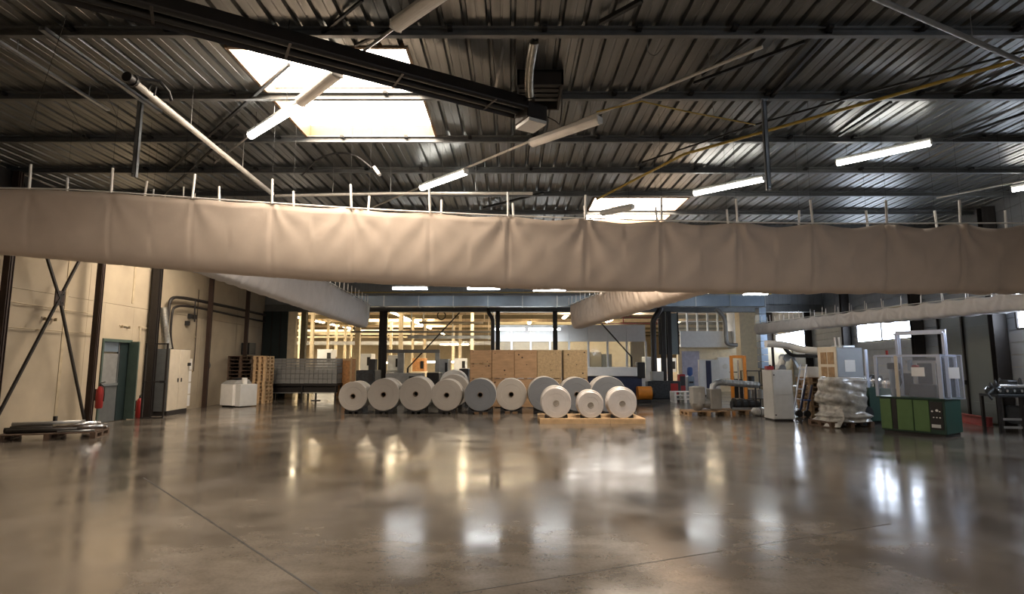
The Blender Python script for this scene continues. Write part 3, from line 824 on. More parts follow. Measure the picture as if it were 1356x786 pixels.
# guard frame of thin bars in front of the cabinet
g = thing('guard_frame', 'thin dark steel guard frame between doorway and electrical cabinet', 'guard frame', LW(16.2, 0.34))
O = LW(16.2, 0.34)
p0 = V(0, 0, 0); p1 = LW(16.25, 0.93) - O
for z in (0.02, 1.05, 2.15): MB().bar(p0 + V(0, 0, z), p1 + V(0, 0, z), 0.035, 0.035).build('rail', 'steel_dark', g)
MB().bar(p1, p1 + V(0, 0, 2.17), 0.045, 0.045).build('post', 'steel_dark', g)
MB().bar(p0, p0 + V(0, 0, 2.17), 0.045, 0.045).build('post', 'steel_dark', g)
MB().cb(p1 + V(-0.05, -0.03, 1.05), (0.16, 0.06, 0.07)).build('latch', 'black_plastic', g)
# electrical cabinet
c = thing('electrical_cabinet', 'tall cream electrical cabinet with dark side on the left wall', 'cabinet', LW(16.9, 0.02), LYAW)
MB().box(0, 0.60, 0, 1.2, 0.14, 2.02).build('body', 'cabinet_side', c)
MB().box(0.0, 0.62, 0.02, 1.18, 0, 0.14).build('plinth', 'steel_dark', c)
for k in range(2):
    dd = MB().box(0.602, 0.625, 0.01 + k * 0.595, 0.59 + k * 0.6, 0.15, 2.01).build('door', 'cabinet_cream', c, 0.004)
    MB().box(0.625, 0.65, 0.50 + k * 0.2, 0.53 + k * 0.2, 1.0, 1.12).build('handle', 'black_plastic', dd)
MB().box(0.625, 0.70, 1.05, 1.13, 1.5, 1.6).build('switch', 'black_plastic', c)
c = thing('wall_box', 'white box with four stacked panels beside the electrical cabinet', 'box', LW(18.2, 0.02), LYAW)
MB().box(0, 0.35, 0, 0.6, 0.15, 1.75).build('body', 'cabinet_cream', c)
MB().box(0.05, 0.3, 0.05, 0.55, 0, 0.15).build('foot', 'steel_dark', c)
for k in range(4): MB().box(0.351, 0.365, 0.02, 0.58, 0.17 + k * 0.4, 0.53 + k * 0.4).build('panel', 'white_paint', c)
# ducts climbing from the cabinet
def on_wall_tube(label, pts, r, m, name='wall_duct'):
    dense = []
    P_ = [LW(D, off, z) for D, off, z in pts]
    o = cable(label, P_, r, m, name); o['category'] = 'duct'; return o
on_wall_tube('crinkled silver duct rising out of the electrical cabinet', [(17.3, 0.35, 2.03), (17.25, 0.3, 2.35), (17.1, 0.3, 2.8), (17.05, 0.25, 3.3)], 0.13, 'copper_duct')
on_wall_tube('thick dark cable duct bending over the electrical cabinet', [(17.6, 0.2, 2.03), (17.5, 0.18, 2.6), (17.5, 0.18, 3.3), (17.65, 0.18, 3.65), (18.3, 0.18, 3.75), (20, 0.2, 3.78), (23, 0.2, 3.8), (25.6, 0.2, 3.8)], 0.055, 'steel_dark')
on_wall_tube('second dark cable duct running high along the left wall', [(17.85, 0.2, 2.03), (17.72, 0.18, 2.5), (17.72, 0.18, 3.2), (17.9, 0.18, 3.4), (18.5, 0.18, 3.5), (20, 0.2, 3.52), (23, 0.2, 3.5), (25.6, 0.2, 3.5)], 0.04, 'steel_dark')
on_wall_tube('thin dark cable hanging above the wall box', [(18.9, 0.3, 3.75), (18.9, 0.3, 3.3), (18.95, 0.3, 3.0)], 0.025, 'steel_dark')
for D, z in ((19.1, 3.2), (19.4, 3.2), (18.95, 2.95)):
    o = thing('junction_box', {(19.1, 3.2): 'small black junction box, left of the upper pair', (19.4, 3.2): 'small black junction box, right of the upper pair', (18.95, 2.95): 'small black junction box, lower one under the cable'}[(D, z)], 'junction box', LW(D, 0.0, z))
    MB().box(0, 0.1, -0.08, 0.08, -0.08, 0.08).build('body', 'black_plastic', o, 0.01)
    MB().box(0.1, 0.112, -0.06, 0.06, -0.06, 0.06).build('lid', 'steel_dark', o)
o = thing('wall_lamp', 'small round dark lamp on the wall beside the second column', 'lamp', LW(20.6, 0, 1.5))
MB().cyl((0, 0, 0), (0.09, 0, 0), 0.14, 16).build('body', 'steel_dark', o)
MB().lathe((0.09, 0, 0), (1, 0, 0), [(0, 0.11), (0.03, 0.10), (0.05, 0.05)], 16).build('lens', 'cabinet_side', o)
o = thing('distribution_box', 'black box with a riser on the wall above the pallet stack', 'box', LW(23.6, 0, 1.95))
MB().box(0, 0.35, 0, 0.6, 0, 0.5).build('body', 'black_plastic', o, 0.01)
MB().cyl((0.15, 0.1, 0.5), (0.15, 0.1, 1.4), 0.05, 8).build('riser', 'steel_dark', o)

# pallet with pipes at the left edge
def pallet(name, label, loc, yaw, m, L=1.2, W=0.8, group=None, boards=7, cat='pallet', H=0.144):
    t = thing(name, label, cat, loc, yaw, group)
    bw = W / (boards + (boards - 1) * 0.35)
    for k in range(boards):
        y = -W / 2 + k * bw * 1.35
        MB().box(-L / 2, L / 2, y, y + bw, H - 0.022, H).build('deck_board', m, t)
    for x in (-L / 2 + 0.05, 0, L / 2 - 0.05):
        MB().box(x - 0.05, x + 0.05, -W / 2, W / 2, H - 0.044, H - 0.022).build('cross_board', m, t)
        MB().box(x - 0.05, x + 0.05, -W / 2, W / 2, 0, 0.022).build('bottom_board', m, t)
        for y in (-W / 2 + 0.06, 0, W / 2 - 0.06): MB().box(x - 0.05, x + 0.05, y - 0.06, y + 0.06, 0.022, H - 0.044).build('block', m, t)
    return t
pallet('pallet', 'wooden pallet under the pipes at the left edge', (-9.8, 12.1, 0), 0.35, 'pallet_dark', 1.7, 0.9)
R_ = Matrix.Rotation(0.35, 3, 'Z')
def onpal(x, y, z): return R_ @ V(x, y, z) + V(-9.8, 12.1, 0)
for i, (a, b, r, m, lab) in enumerate([((-.75, -.25, .19), (.55, -.3, .19), .045, 'steel_dark', 'dark pipe at the front of the pallet by the left edge'),
      ((-.85, -.1, .2), (.35, .05, .2), .055, 'steel_dark', 'dark thick pipe in the middle of the pallet by the left edge'),
      ((.0, -.18, .26), (.8, .0, .30), .04, 'chrome', 'bright metal tube lying on top at the right of the pallet'),
      ((-.1, .12, .2), (.85, .25, .2), .05, 'chrome', 'shiny metal tube behind the bright one on the pallet'),
      ((-.9, .28, .2), (.5, .32, .2), .05, 'steel_dark', 'dark pipe at the back of the pallet by the left edge'),
      ((-.8, .08, .3), (.45, .2, .3), .045, 'pipe_grey', 'grey pipe resting on the dark pipes by the left edge'),
      ((.15, -.36, .165), (.8, -.36, .165), .02, 'galv', 'thin galvanised tube along the front edge of the pallet')]):
    o = thing('metal_pipe', lab, 'pipe', onpal(*a), 0, 'pipes on the left pallet'); O = onpal(*a)
    MB().lathe((0, 0, 0), onpal(*b) - O, [(0, r * 0.8), (0, r), ((onpal(*b) - O).length, r), ((onpal(*b) - O).length, r * 0.8), (0.001, r * 0.8)], 12, caps=False).build('pipe_wall', m, o)
    MB().lathe((0, 0, 0), onpal(*b) - O, [((onpal(*b) - O).length - 0.06, r * 1.1), ((onpal(*b) - O).length, r * 1.1)], 12, caps=False).build('end_ring', m, o)
o = thing('bundle_stop', 'short upright dark peg on the pipe pallet', 'peg', onpal(-0.1, 0.2, 0.144))
MB().box(-.03, .03, -.03, .03, 0, 0.3).build('peg', 'steel_dark', o, 0.004); MB().box(-.05, .05, -.05, .05, 0, 0.015).build('foot', 'steel_dark', o)

# ================================================================== FLOOR THINGS, LEFT BACK
# white machine with grey lid
m = thing('office_machine', 'low white floor machine with slanted grey top near the pallet stacks', 'machine', (-10.25, 20.75, 0), math.radians(-28))
MB().box(-0.36, 0.36, -0.38, 0.38, 0.05, 0.82).build('body', 'white_paint', m, 0.015)
MB().box(-0.30, 0.30, -0.32, 0.32, 0, 0.05).build('foot', 'black_plastic', m)
MB().box(0.37, 0.66, -0.30, 0.40, 0.03, 0.82).build('side_unit', 'grey_white', m, 0.015)
MB().add([(-.36, -.38, .82), (.36, -.38, .82), (.36, .38, .82), (-.36, .38, .82), (-.3, -.2, .95), (.3, -.2, .95), (.3, .3, .98), (-.3, .3, .98)], [(4, 5, 6, 7), (0, 1, 5, 4), (1, 2, 6, 5), (2, 3, 7, 6), (3, 0, 4, 7)]).build('lid', 'carton_grey', m)
MB().box(-0.2, 0.1, -0.05, 0.2, 0.96, 1.03).build('tray', 'black_plastic', m)
MB().box(0.30, 0.44, 0.0, 0.12, 0.82, 1.05).build('knob', 'white_paint', m)
# pallet stacks (each pallet a thing of its own)
def pallet_mesh(mname, L, W, name='pallet', H=0.144):
    b = MB()
    for k in range(5): b.box(-L / 2, L / 2, -W / 2 + k * W / 4.6, -W / 2 + k * W / 4.6 + W * 0.13, H - 0.022, H)
    for x in (-L / 2 + 0.05, 0, L / 2 - 0.05):
        b.box(x - 0.05, x + 0.05, -W / 2, W / 2, H - 0.046, H - 0.02); b.box(x - 0.05, x + 0.05, -W / 2, W / 2, 0, 0.022)
        for y in (-W / 2 + 0.06, 0, W / 2 - 0.06): b.box(x - 0.05, x + 0.05, y - 0.06, y + 0.06, 0.02, H - 0.04)
    return b.mesh(name, mname)
def stack(me, n, loc, label, group, jit=0.012, H=0.144):
    for k in range(n):
        o = bpy.data.objects.new('pallet', me); COL.objects.link(o)
        o.location = (loc[0] + random.uniform(-jit, jit), loc[1] + random.uniform(-jit, jit), loc[2] + k * H)
        o.rotation_euler = (0, 0, random.uniform(-0.012, 0.012))
        tag(o, label % (ORD[k] + ' from the floor'), 'pallet', group)
stack(pallet_mesh('pallet_dark', 1.1, 0.8), 13, (-10.95, 22.8, 0), 'dark wooden pallet, %s in the stack behind the white floor machine', 'dark pallets stacked at the left wall')
stack(pallet_mesh('pallet_new', 0.5, 0.8), 13, (-10.05, 22.5, 0), 'pale wooden pallet, %s in the narrow stack beside the cartons', 'pale pallets stacked beside the cartons')

# grey carton rack
rk = thing('carton_rack', 'wide rack of small grey cartons on dark legs, back left', 'rack', (-10.55 + 0.95, 23.9, 0))
nx, nz = 15, 7
cw = 2.98 / nx; czs = [0.72]
for k in range(nz): czs.append(czs[-1] + (0.115 if k > 2 else 0.205))
hs_ = {}
for k in range(nz):
    hh = czs[k + 1] - czs[k]
    me = MB().box(0, cw - 0.014, 0, 0.8, 0, hh - 0.014).mesh('carton', 'carton_grey')
    for i in range(nx):
        inst(me, 'carton', rk, (i * cw - 0.95 + 0.95 - 0.9, random.uniform(0, 0.012), czs[k]))
MB().box(-0.92, 2.1, -0.02, 0.82, 0.62, 0.71).build('shelf', 'steel_dark', rk)
MB().box(-0.92, 2.1, 0.1, 0.14, 0.34, 0.62).build('skirt', 'steel_dark', rk)
for x in (-0.88, 0.6, 2.04):
    for y in (0.02, 0.78): MB().box(x - 0.03, x + 0.03, y - 0.03, y + 0.03, 0, 0.62).build('leg', 'steel_dark', rk)
MB().box(-0.92, 2.1, 0.0, 0.03, 0.30, 0.34).build('front_rail', 'pipe_grey', rk)
o = thing('floor_jack', 'small dark jack standing under the carton rack', 'jack', (-7.75 - 0.6, 23.8, 0))
MB().cyl((0, 0, 0), (0, 0, 0.03), 0.2, 14).build('foot', 'steel_dark', o); MB().cyl((0, 0, 0.03), (0, 0, 0.32), 0.04, 8).build('stem', 'steel_dark', o)
# osb crate on end
x = P(458, 480, 25).x
o = thing('wooden_crate', 'tall orange chipboard crate standing right of the grey cartons', 'crate', (x, 25.0, 0))
for (a, b, c, d) in ((-.36, .36, -.3, -.27), (-.36, .36, .27, .3), (-.36, -.33, -.27, .27), (.33, .36, -.27, .27)): MB().box(a, b, c, d, 0, 1.78).build('panel', 'osb_orange', o)
for s in (-1, 1): MB().box(s * 0.33 - 0.04, s * 0.33 + 0.04, -0.325, -0.3, 0, 1.85).build('batten', 'pallet_new', o)
for z in (0.05, 1.7): MB().box(-0.29, 0.29, -0.325, -0.3, z, z + 0.09).build('batten', 'pallet_new', o)

# ================================================================== PAPER ROLLS
def roll(label, px, D, r, L, m_face, m_side, zoff=0.1, core='core_card', wraps=1, group=None, cr=0.085, x=None, faceplate=True):
    x = P(px, 520, D).x if x is None else x
    t = thing('paper_roll', label, 'paper roll', (x, D, zoff), 0, group or 'paper rolls')
    c = V(0, 0, r)
    prof = [(0.002, r - 0.012), (0.006, r - 0.003), (0.014, r), (0.03, r), (L - 0.03, r), (L - 0.014, r), (L - 0.003, r - 0.008)]
    b_ = MB().lathe(c, c + V(0, 1, 0), prof, 48, caps=False)
    b_.lathe(c, c + V(0, 1, 0), [(L - 0.003, r - 0.006), (L - 0.003, cr)], 48, caps=False, smooth=False)
    b_.build('roll_body', m_side, t)
    # end face disc
    MB().lathe(c, c + V(0, 1, 0), [(0.0, cr), (0.0, r * 0.5), (0.0, r * 0.62), (-0.003, r * 0.63), (-0.003, r * 0.97), (0.003, r - 0.006)], 48, caps=False, smooth=False).build('end_face', m_face, t)
    MB().lathe(c, c + V(0, 1, 0), [(-0.01, cr * 0.8), (-0.012, cr), (L, cr), (L, cr * 0.8), (-0.01, cr * 0.8)], 24, caps=False).build('core', core, t)
    MB().cyl(c + V(0, L * 0.5 if core == 'core_card' else 0.03, 0), c + V(0, (L * 0.5 if core == 'core_card' else 0.03) + 0.01, 0), cr * 0.82, 16).build('core_plug', 'black_plastic' if core == 'core_card' else core, t)
    if wraps:
        MB().lathe(c, c + V(0, 1, 0), [(L * 0.5, r + 0.001), (L * 0.5 + 0.002, r + 0.006), (L - 0.03, r + 0.006), (L - 0.028, r + 0.001)], 48, caps=False).build('wrap', m_side, t)
    return t
def cradle(label, px, D, w=0.55, d=0.75, x=None, h=0.10):
    x = P(px, 545, D).x if x is None else x
    t = thing('roll_pallet', label, 'pallet', (x, D, 0), 0, 'black pallets under the rolls')
    MB().box(-w / 2, w / 2, 0, d, h - 0.03, h).build('deck', 'black_plastic', t)
    for s in (-1, 0, 1):
        MB().box(s * (w / 2 - 0.07) - 0.07 * (1 if s else 0.6), s * (w / 2 - 0.07) + 0.07 * (1 if s else 0.6), 0.02, d - 0.02, 0, h - 0.03).build('foot', 'black_plastic', t)
    for s in (-1, 1):
        MB().prism([(s * w * 0.3, h), (s * w * 0.5, h), (s * w * 0.5, h + 0.1)], 0.05, d - 0.05).build('wedge', 'black_plastic', t)
names = ['leftmost beige paper roll in the row on black pallets', 'second beige paper roll from the left in the row', 'third and largest beige paper roll from the left', 'fourth beige paper roll from the left, in front of stacked rolls']
for (px, r, lab, L) in ((467.5, .455, names[0], .8), (508, .505, names[1], .85), (550.5, .525, names[2], .45), (591.5, .49, names[3], .75)):
    cradle('small black pallet under the ' + {467.5: 'leftmost', 508: 'second', 550.5: 'third', 591.5: 'fourth'}[px] + ' beige paper roll', px, 17.6)
    roll(lab, px, 17.6, r, L, 'paper', 'paper_side')
roll('beige paper roll standing behind the third one of the row', 553, 18.15, .53, .5, 'paper', 'paper_side', 0.1)
cradle('small black pallet behind the third beige paper roll', 553, 18.36, d=0.5)
cradle('small black pallet under the two dark faced paper rolls', 636, 17.5, 0.75)
roll('blue grey faced paper roll, fifth from the left', 636, 17.5, .505, .85, 'paper_blue', 'paper_side', core='core_card')
roll('grey faced paper roll with a black core beside the blue grey one', 677, 17.8, .50, .8, 'paper', 'paper_side')
cradle('black pallet under the grey faced paper roll', 677, 17.8, 0.7)
# stacked pair behind the fourth roll
roll('pale paper roll lying behind the fourth roll', 597, 19.2, .55, .7, 'paper', 'paper_side', 0.1, x=P(600, 520, 19.2).x)
cradle('black pallet under the pale roll behind the fourth roll', 600, 19.2, 0.6)
cradle('tall black stand under the raised pale roll', 600, 20.5, 0.7, h=0.34)
roll('raised pale paper roll showing above the fourth roll', 600, 20.5, .5, .8, 'grey_white', 'grey_white', 0.34)
# rear bluish rolls at right
roll('large blue grey paper roll behind the left plastic wrapped roll', 722, 17.6, .54, .9, 'paper_blue', 'paper_side', 0.08)
cradle('black pallet under the large blue grey roll, left one', 722, 17.6, 0.7, h=0.08)
roll('large blue grey paper roll behind the middle plastic wrapped roll', 764, 17.7, .53, .9, 'paper_blue', 'paper_side', 0.08)
cradle('black pallet under the large blue grey roll, middle one', 764, 17.7, 0.7, h=0.08)
roll('large blue grey paper roll behind the right plastic wrapped roll', 806, 17.4, .55, .9, 'paper_blue', 'paper_side', 0.08)
cradle('black pallet under the large blue grey roll, right one', 806, 17.4, 0.7, h=0.08)
# long raw pallet with three wrapped pairs
pl = thing('long_pallet', 'long pale wooden pallet under the plastic wrapped rolls', 'pallet', (P(780, 556, 15.6).x, 15.6, 0))
for k in range(7): MB().box(-1.4, 1.4, -0.75 + k * 0.22, -0.75 + k * 0.22 + 0.17, 0.105, 0.13).build('deck_board', 'pallet_new', pl)
for k in range(3): MB().box(-1.4 + k * 0.935, -1.4 + (k + 1) * 0.93, -0.75, -0.65, 0.0, 0.104).build('bearer', 'pallet_new', pl)
for k in range(3): MB().box(-1.4 + k * 0.935, -1.4 + (k + 1) * 0.93, 0.55, 0.65, 0.0, 0.104).build('bearer', 'pallet_new', pl)
for px, r, w in ((736.5, .40, 'left'), (782, .345, 'middle'), (824, .385, 'right')):
    roll('shiny plastic wrapped paper roll at the front, %s one on the pallet' % w, px, 15.0, r, .5, 'foil_wrap', 'foil_wrap', 0.13, core='core_pale')
    roll('plastic wrapped paper roll, %s one of the second line on the pallet' % w, px, 15.53, r * 1.04, .5, 'foil_wrap', 'paper_side', 0.13, core='core_pale')
    x = P(px, 520, 15).x
    for s in (-1, 1):
        o = thing('wooden_chock', 'black wedge chock %s of the %s plastic wrapped roll' % ('left' if s < 0 else 'right', w), 'chock', (x + s * r * 0.62, 15.05, 0.13), 0, 'wedge chocks of the wrapped rolls')
        MB().prism([(-0.06, 0), (0.06, 0), (s * 0.05, 0.1)], 0, 0.12).build('wedge', 'black_plastic', o)
        MB().box(-0.06, 0.06, 0.12, 0.14, 0, 0.03).build('heel', 'black_plastic', o)

# ================================================================== PLYWOOD CRATES
def crate(label, x0, x1, y, z0, z1, m, group=None, d=0.8, split=False):
    o = thing('plywood_crate', label, 'crate', ((x0 + x1) / 2, y, z0), 0, 'plywood crates behind the rolls'); w = (x1 - x0) / 2; h = z1 - z0
    MB().box(-w + 0.016, w - 0.016, 0, 0.03, 0.03, h - 0.006).build('front_panel', m, o, 0.006)
    MB().box(-w, w, d - 0.02, d, 0.03, h).build('back_panel', m, o)
    for s in (-1, 1): MB().box(s * (w - 0.01) - 0.01, s * (w - 0.01) + 0.01, 0.03, d - 0.02, 0.03, h).build('side_panel', m, o)
    MB().box(-w + 0.012, w - 0.012, 0.008, d, h, h + 0.02).build('lid', m, o)
    for s in (-1, 0, 1): MB().box(s * (w - 0.06) - 0.05, s * (w - 0.06) + 0.05, 0, d, 0, 0.03).build('runner', 'pallet_wood', o)
    for (u, v) in random.sample([(-.6, .85), (.5, .9), (.1, .5), (.15, .3), (-.3, .75), (.6, .2), (.2, .15), (-.7, .9), (.75, .93)], 4):
        MB().cyl((u * w, -0.004, v * h), (u * w, 0.002, v * h), random.choice((.012, .018, .03)), 10).build('knot', 'steel_brown', o)
xs = [622, 651, 681, 711, 744]; xe = [651, 681, 711, 743.6, 778]
Dc = 20.0
mm = ['plywood', 'plywood', 'plywood', 'plywood_pale', 'plywood_pale']
ordn = ['leftmost', 'second', 'third', 'fourth', 'rightmost']
zt = P(680, 463, Dc).z; zm = P(680, 501.5, Dc).z
for i in range(5):
    a = P(xs[i], 480, Dc).x; b = P(xe[i], 480, Dc).x
    if i == 4: a += 0.06
    if i == 0:
        zh = P(680, 482, Dc).z
        crate('low plywood crate on top of the leftmost crate pile', a, b, Dc, zh, zt - 0.02, mm[i])
        crate('low plywood crate in the middle of the leftmost crate pile', a, b, Dc, zm, zh - 0.02, mm[i])
    else:
        crate('plywood crate in the upper row, %s' % {1: 'second pile from the left', 2: 'third pile from the left', 3: 'fourth pile with dark knots', 4: 'rightmost pile beyond the gap'}[i], a, b, Dc, zm, zt - 0.02, mm[i])
    crate('plywood crate in the lower row behind the rolls, %s' % ordn[i], a, b, Dc, 0, zm - 0.02, mm[i])

# ================================================================== RIGHT BACK
# white machine with navy lower body behind the rolls (print unit)
def W(px, D): return P(px, 480, D).x
m = thing('print_unit', 'machine with pale grey top cover and navy body behind the blue rolls', 'machine', (W(812, 22.5), 22.5, 0))
MB().box(-1.05, 1.15, 0, 1.4, 0.1, 1.05).build('body', 'navy', m, 0.02)
MB().box(-1.0, 1.1, 0.05, 1.35, 0, 0.1).build('base', 'black_plastic', m)
MB().box(-1.1, 0.95, -0.1, 1.3, 1.06, 1.42).build('top_cover', 'office_white', m, 0.02)
for k in range(3): MB().box(-0.95 + k * 0.7, -0.35 + k * 0.7, -0.02, 0.0, 0.2, 0.95).build('door', 'navy', m)
MB().box(0.97, 1.28, -0.05, 0.3, 0.98, 1.62).build('screen', 'black_plastic', m, 0.02)
m = thing('orange_motor', 'orange motor unit at the right end of the navy machine', 'motor', (W(851, 22.3), 22.3, 0))
MB().cyl((-0.25, 0, 0.4), (0.3, 0, 0.4), 0.27, 18).build('motor', 'orange_paint', m)
MB().box(-0.25, 0.25, -0.2, 0.2, 0, 0.15).build('foot', 'black_plastic', m)
MB().cyl((0.3, 0, 0.4), (0.4, 0, 0.4), 0.2, 16).build('fan_cover', 'black_plastic', m)
m = thing('dark_machine_base', 'dark machine block with small grey box between the extraction pipe and posts', 'machine', (W(878, 24.4), 24.4, 0))
MB().box(-0.7, 0.75, 0, 0.45, 0.05, 0.8).build('body', 'dark_machine', m, 0.02)
MB().box(-0.6, 0.65, 0.05, 0.4, 0, 0.05).build('base', 'black_plastic', m)
MB().box(-0.5, 0.0, -0.05, 0.35, 0.81, 1.22).build('grey_box', 'carton_grey', m, 0.02)
MB().box(0.3, 0.62, -0.02, 0.0, 0.2, 0.7).build('door', 'red_paint', m)
m = thing('orange_bin', 'small orange bin just behind the wrapped rolls', 'bin', (W(779, 20.0) + 0.02, 21.2, 0))
MB().box(-.12, .12, 0, .25, 0, 0.85).build('body', 'orange_paint', m, 0.01); MB().box(-.14, .14, -.02, .27, .85, .9).build('lid', 'orange_paint', m, 0.01)
# white pallets by posts
stack(pallet_mesh('white_paint', 0.9, 0.6), 3, (W(903, 22.8), 22.8, 0), 'white painted pallet, %s in the low stack', 'white pallets in a low stack', H=0.15)

# extractor on a pallet
pallet('pallet', 'wooden pallet under the grey extractor', (W(931, 17.2), 17.3, 0), 0.05, 'pallet_wood', 1.25, 0.8)
ex = thing('dust_extractor', 'grey two tank extractor standing on a pallet', 'machine', (W(931, 17.2), 17.25, 0.144))
MB().lathe((-0.2, 0, 0), (-0.2, 0, 1), [(0, .10), (0.12, .2), (0.18, .21), (0.72, .2), (0.74, .12)], 18).build('hopper', 'carton_grey', ex)
MB().box(-0.40, -0.02, -0.2, 0.2, 0.2, 0.72).build('cabinet', 'carton_grey', ex, 0.02)
MB().box(0.14, 0.48, -0.2, 0.2, 0.05, 0.66).build('motor_box', 'carton_grey', ex, 0.02)
MB().cyl((-0.05, -0.05, 0.22), (0.16, -0.05, 0.22), 0.14, 14).build('fan', 'pipe_grey', ex)
MB().tube([(0.28, 0, 0.6), (0.3, 0, 0.75), (0.4, 0, 0.84), (0.55, 0, 0.86)], 0.1, 12).build('elbow', 'galv', ex)
for k in range(11):
    MB().lathe((0.55 + k * 0.105, 0, 0.86 - k * 0.008), (0.65 + k * 0.105, 0, 0.85 - k * 0.008), [(0, .088), (.01, .1), (.095, .1), (.104, .088)], 14).build('duct_section', 'galv', ex)
MB().bar((1.6, 0, -0.144), (1.6, 0, 0.70), 0.04).build('duct_stand', 'steel_dark', ex)
# orange stacker
st = thing('hand_stacker', 'orange hand stacker with a tall mast', 'stacker', (W(977, 20.6), 20.6, 0))
for s in (-1, 1): MB().box(s * 0.24 - 0.05, s * 0.24 + 0.05, -0.05, 0.05, 0.05, 1.86).build('mast_post', 'orange_paint', st, 0.006)
for z in (0.15, 1.82): MB().box(-0.19, 0.19, -0.04, 0.04, z - 0.05, z + 0.05).build('mast_crossbar', 'orange_paint', st)
MB().box(-0.18, 0.18, 0.05, 0.35, 0.3, 1.0).build('drive_box', 'black_plastic', st, 0.02)
for s in (-1, 1): MB().box(s * 0.2 - 0.06, s * 0.2 + 0.06, -0.95, -0.05, 0.06, 0.13).build('fork', 'steel_dark', st)
for s in (-1, 1): MB().cyl((s * 0.25 - 0.04, -0.8, 0.06), (s * 0.25 + 0.04, -0.8, 0.06), 0.06, 12).build('wheel', 'rubber', st)
MB().tube([(0, 0.35, 0.7), (0, 0.45, 1.1), (-0.15, 0.45, 1.25), (0.15, 0.45, 1.25)], 0.02, 8).build('handle', 'black_plastic', st)
MB().cyl((0, 0, 0.2), (0, 0, 1.7), 0.03, 8).build('lift_cylinder', 'chrome', st)
# heap of machine parts on a pallet
pallet('pallet', 'wooden pallet under the dark machine parts', (W(982, 17.4) + 0.1, 17.7, 0), -0.1, 'pallet_wood', 1.2, 0.8)
hp = thing('gear_assembly', 'dark gear and shaft assembly lying on a pallet', 'machine part', (W(985, 17.4), 17.65, 0.144))
MB().cyl((-0.35, 0, 0.14), (0.5, 0, 0.14), 0.13, 14).build('shaft_housing', 'dark_machine', hp)
for k in range(4): MB().cyl((-0.3 + k * 0.22, -0.01, 0.16), (-0.24 + k * 0.22, -0.01, 0.16), 0.2 - 0.02 * k, 16).build('gear', 'steel_dark', hp)
MB().box(-0.1, 0.45, 0.12, 0.35, 0, 0.3).build('gearbox', 'dark_machine', hp, 0.02)
MB().bar((-0.4, -0.2, 0.04), (0.5, -0.25, 0.04), 0.07).build('rail', 'pipe_grey', hp)
wp_ = thing('wrapped_bundle', 'small pale plastic bundle on the floor left of the white cabinet', 'bundle', (W(1004, 16.9), 17.0, 0))
MB().lathe((-0.25, 0, 0.13), (0.25, 0, 0.13), [(0, .04), (.06, .12), (.3, .13), (.44, .1), (.5, .03)], 12).build('bundle', 'film', wp_)
MB().cyl((0.0, 0, 0.13), (0.02, 0, 0.13), 0.132, 12).build('strap', 'black_plastic', wp_)
# tool trolley behind
tt = thing('tool_frame', 'dark tubular frame with tanks behind the orange stacker', 'rack', (W(1000, 20.8), 20.8, 0))
for x in (-.35, .35):
    for y in (0, .5): MB().bar((x, y, 0), (x, y, 1.3), 0.04).build('post', 'steel_dark', tt)
for z in (0.25, 0.75, 1.28): MB().box(-.37, .37, -.02, .52, z, z + 0.03).build('shelf', 'steel_dark', tt)
for k in range(3): MB().cyl((-.22 + k * .22, .2, .28), (-.22 + k * .22, .2, .6), 0.09, 12).build('tank', 'pipe_grey', tt)
MB().cyl((-.1, .2, .78), (-.1, .2, 1.1), 0.12, 12).build('tank', 'dark_machine', tt)

# white control cabinet
cb = thing('control_cabinet', 'light grey control cabinet standing alone on the floor', 'cabinet', (W(1021, 15.6), 15.6, 0))
cw_ = W(1048, 15.6) - W(1021, 15.6)
MB().box(0, cw_, 0, 0.6, 0.04, 1.40).build('body', 'grey_white', cb, 0.006)
MB().box(0.02, cw_ - 0.02, 0.02, 0.58, 0, 0.04).build('plinth', 'steel_dark', cb)
for (c, d) in ((.72, 1.38), (.06, .705)):
    dd = MB().box(0.02, cw_ - 0.02, -0.016, -0.001, c, d).build('door', 'grey_white', cb, 0.003)
for z in (0.16, 1.26): MB().cyl((0.05, -0.03, z), (0.05, -0.016, z), 0.02, 10).build('lock', 'black_plastic', cb)
rb = thing('red_container', 'small red container on top of the light grey cabinet', 'container', (W(1017, 15.9), 15.85, 1.40))
MB().box(-0.1, 0.1, -0.08, 0.08, 0, 0.11).build('body', 'red_paint', rb, 0.015); MB().cyl((0.03, 0, 0.11), (0.03, 0, 0.14), 0.03, 10).build('cap', 'black_plastic', rb)
# robot arm behind the cabinet with big hoses
ra = thing('robot_arm', 'pale jointed machine arm standing behind the light grey cabinet', 'machine', (W(1036, 18.0), 18.0, 0))
MB().lathe((0, 0, 0), (0, 0, 1), [(0, .3), (.08, .3), (.1, .2), (.8, .18), (1.0, .2)], 16).build('pedestal', 'dark_machine', ra)
MB().tube([(0, 0, 1.0), (-.1, 0, 1.4), (.05, 0, 1.75), (.3, 0, 1.85)], [.14, .13, .11, .08], 12).build('arm', 'grey_white', ra)
for p in ((0, 0, 1.05), (-.08, 0, 1.42), (.08, 0, 1.76)): MB().cyl((p[0], -0.16, p[2]), (p[0], 0.16, p[2]), 0.12, 14).build('joint', 'galv', ra)
MB().bar((.3, 0, 1.85), (.5, 0, 1.45), 0.08).build('tool', 'galv', ra)
hp_ = [P(1014, 455, 17.2), P(1030, 455.5, 17.2), P(1045, 458, 17.2), P(1060, 462, 17.1), P(1075, 464, 16.9), P(1094, 465, 16.7)]
o = cable('thick white hose running from the left to the beige cabinet', hp_, 0.12, 'grey_white', 'extraction_hose'); o['category'] = 'hose'
hp_ = [P(1036, 456, 17.7), P(1042, 464, 17.7), P(1050, 470, 17.7), P(1065, 471, 17.6), P(1092, 471, 17.3)]
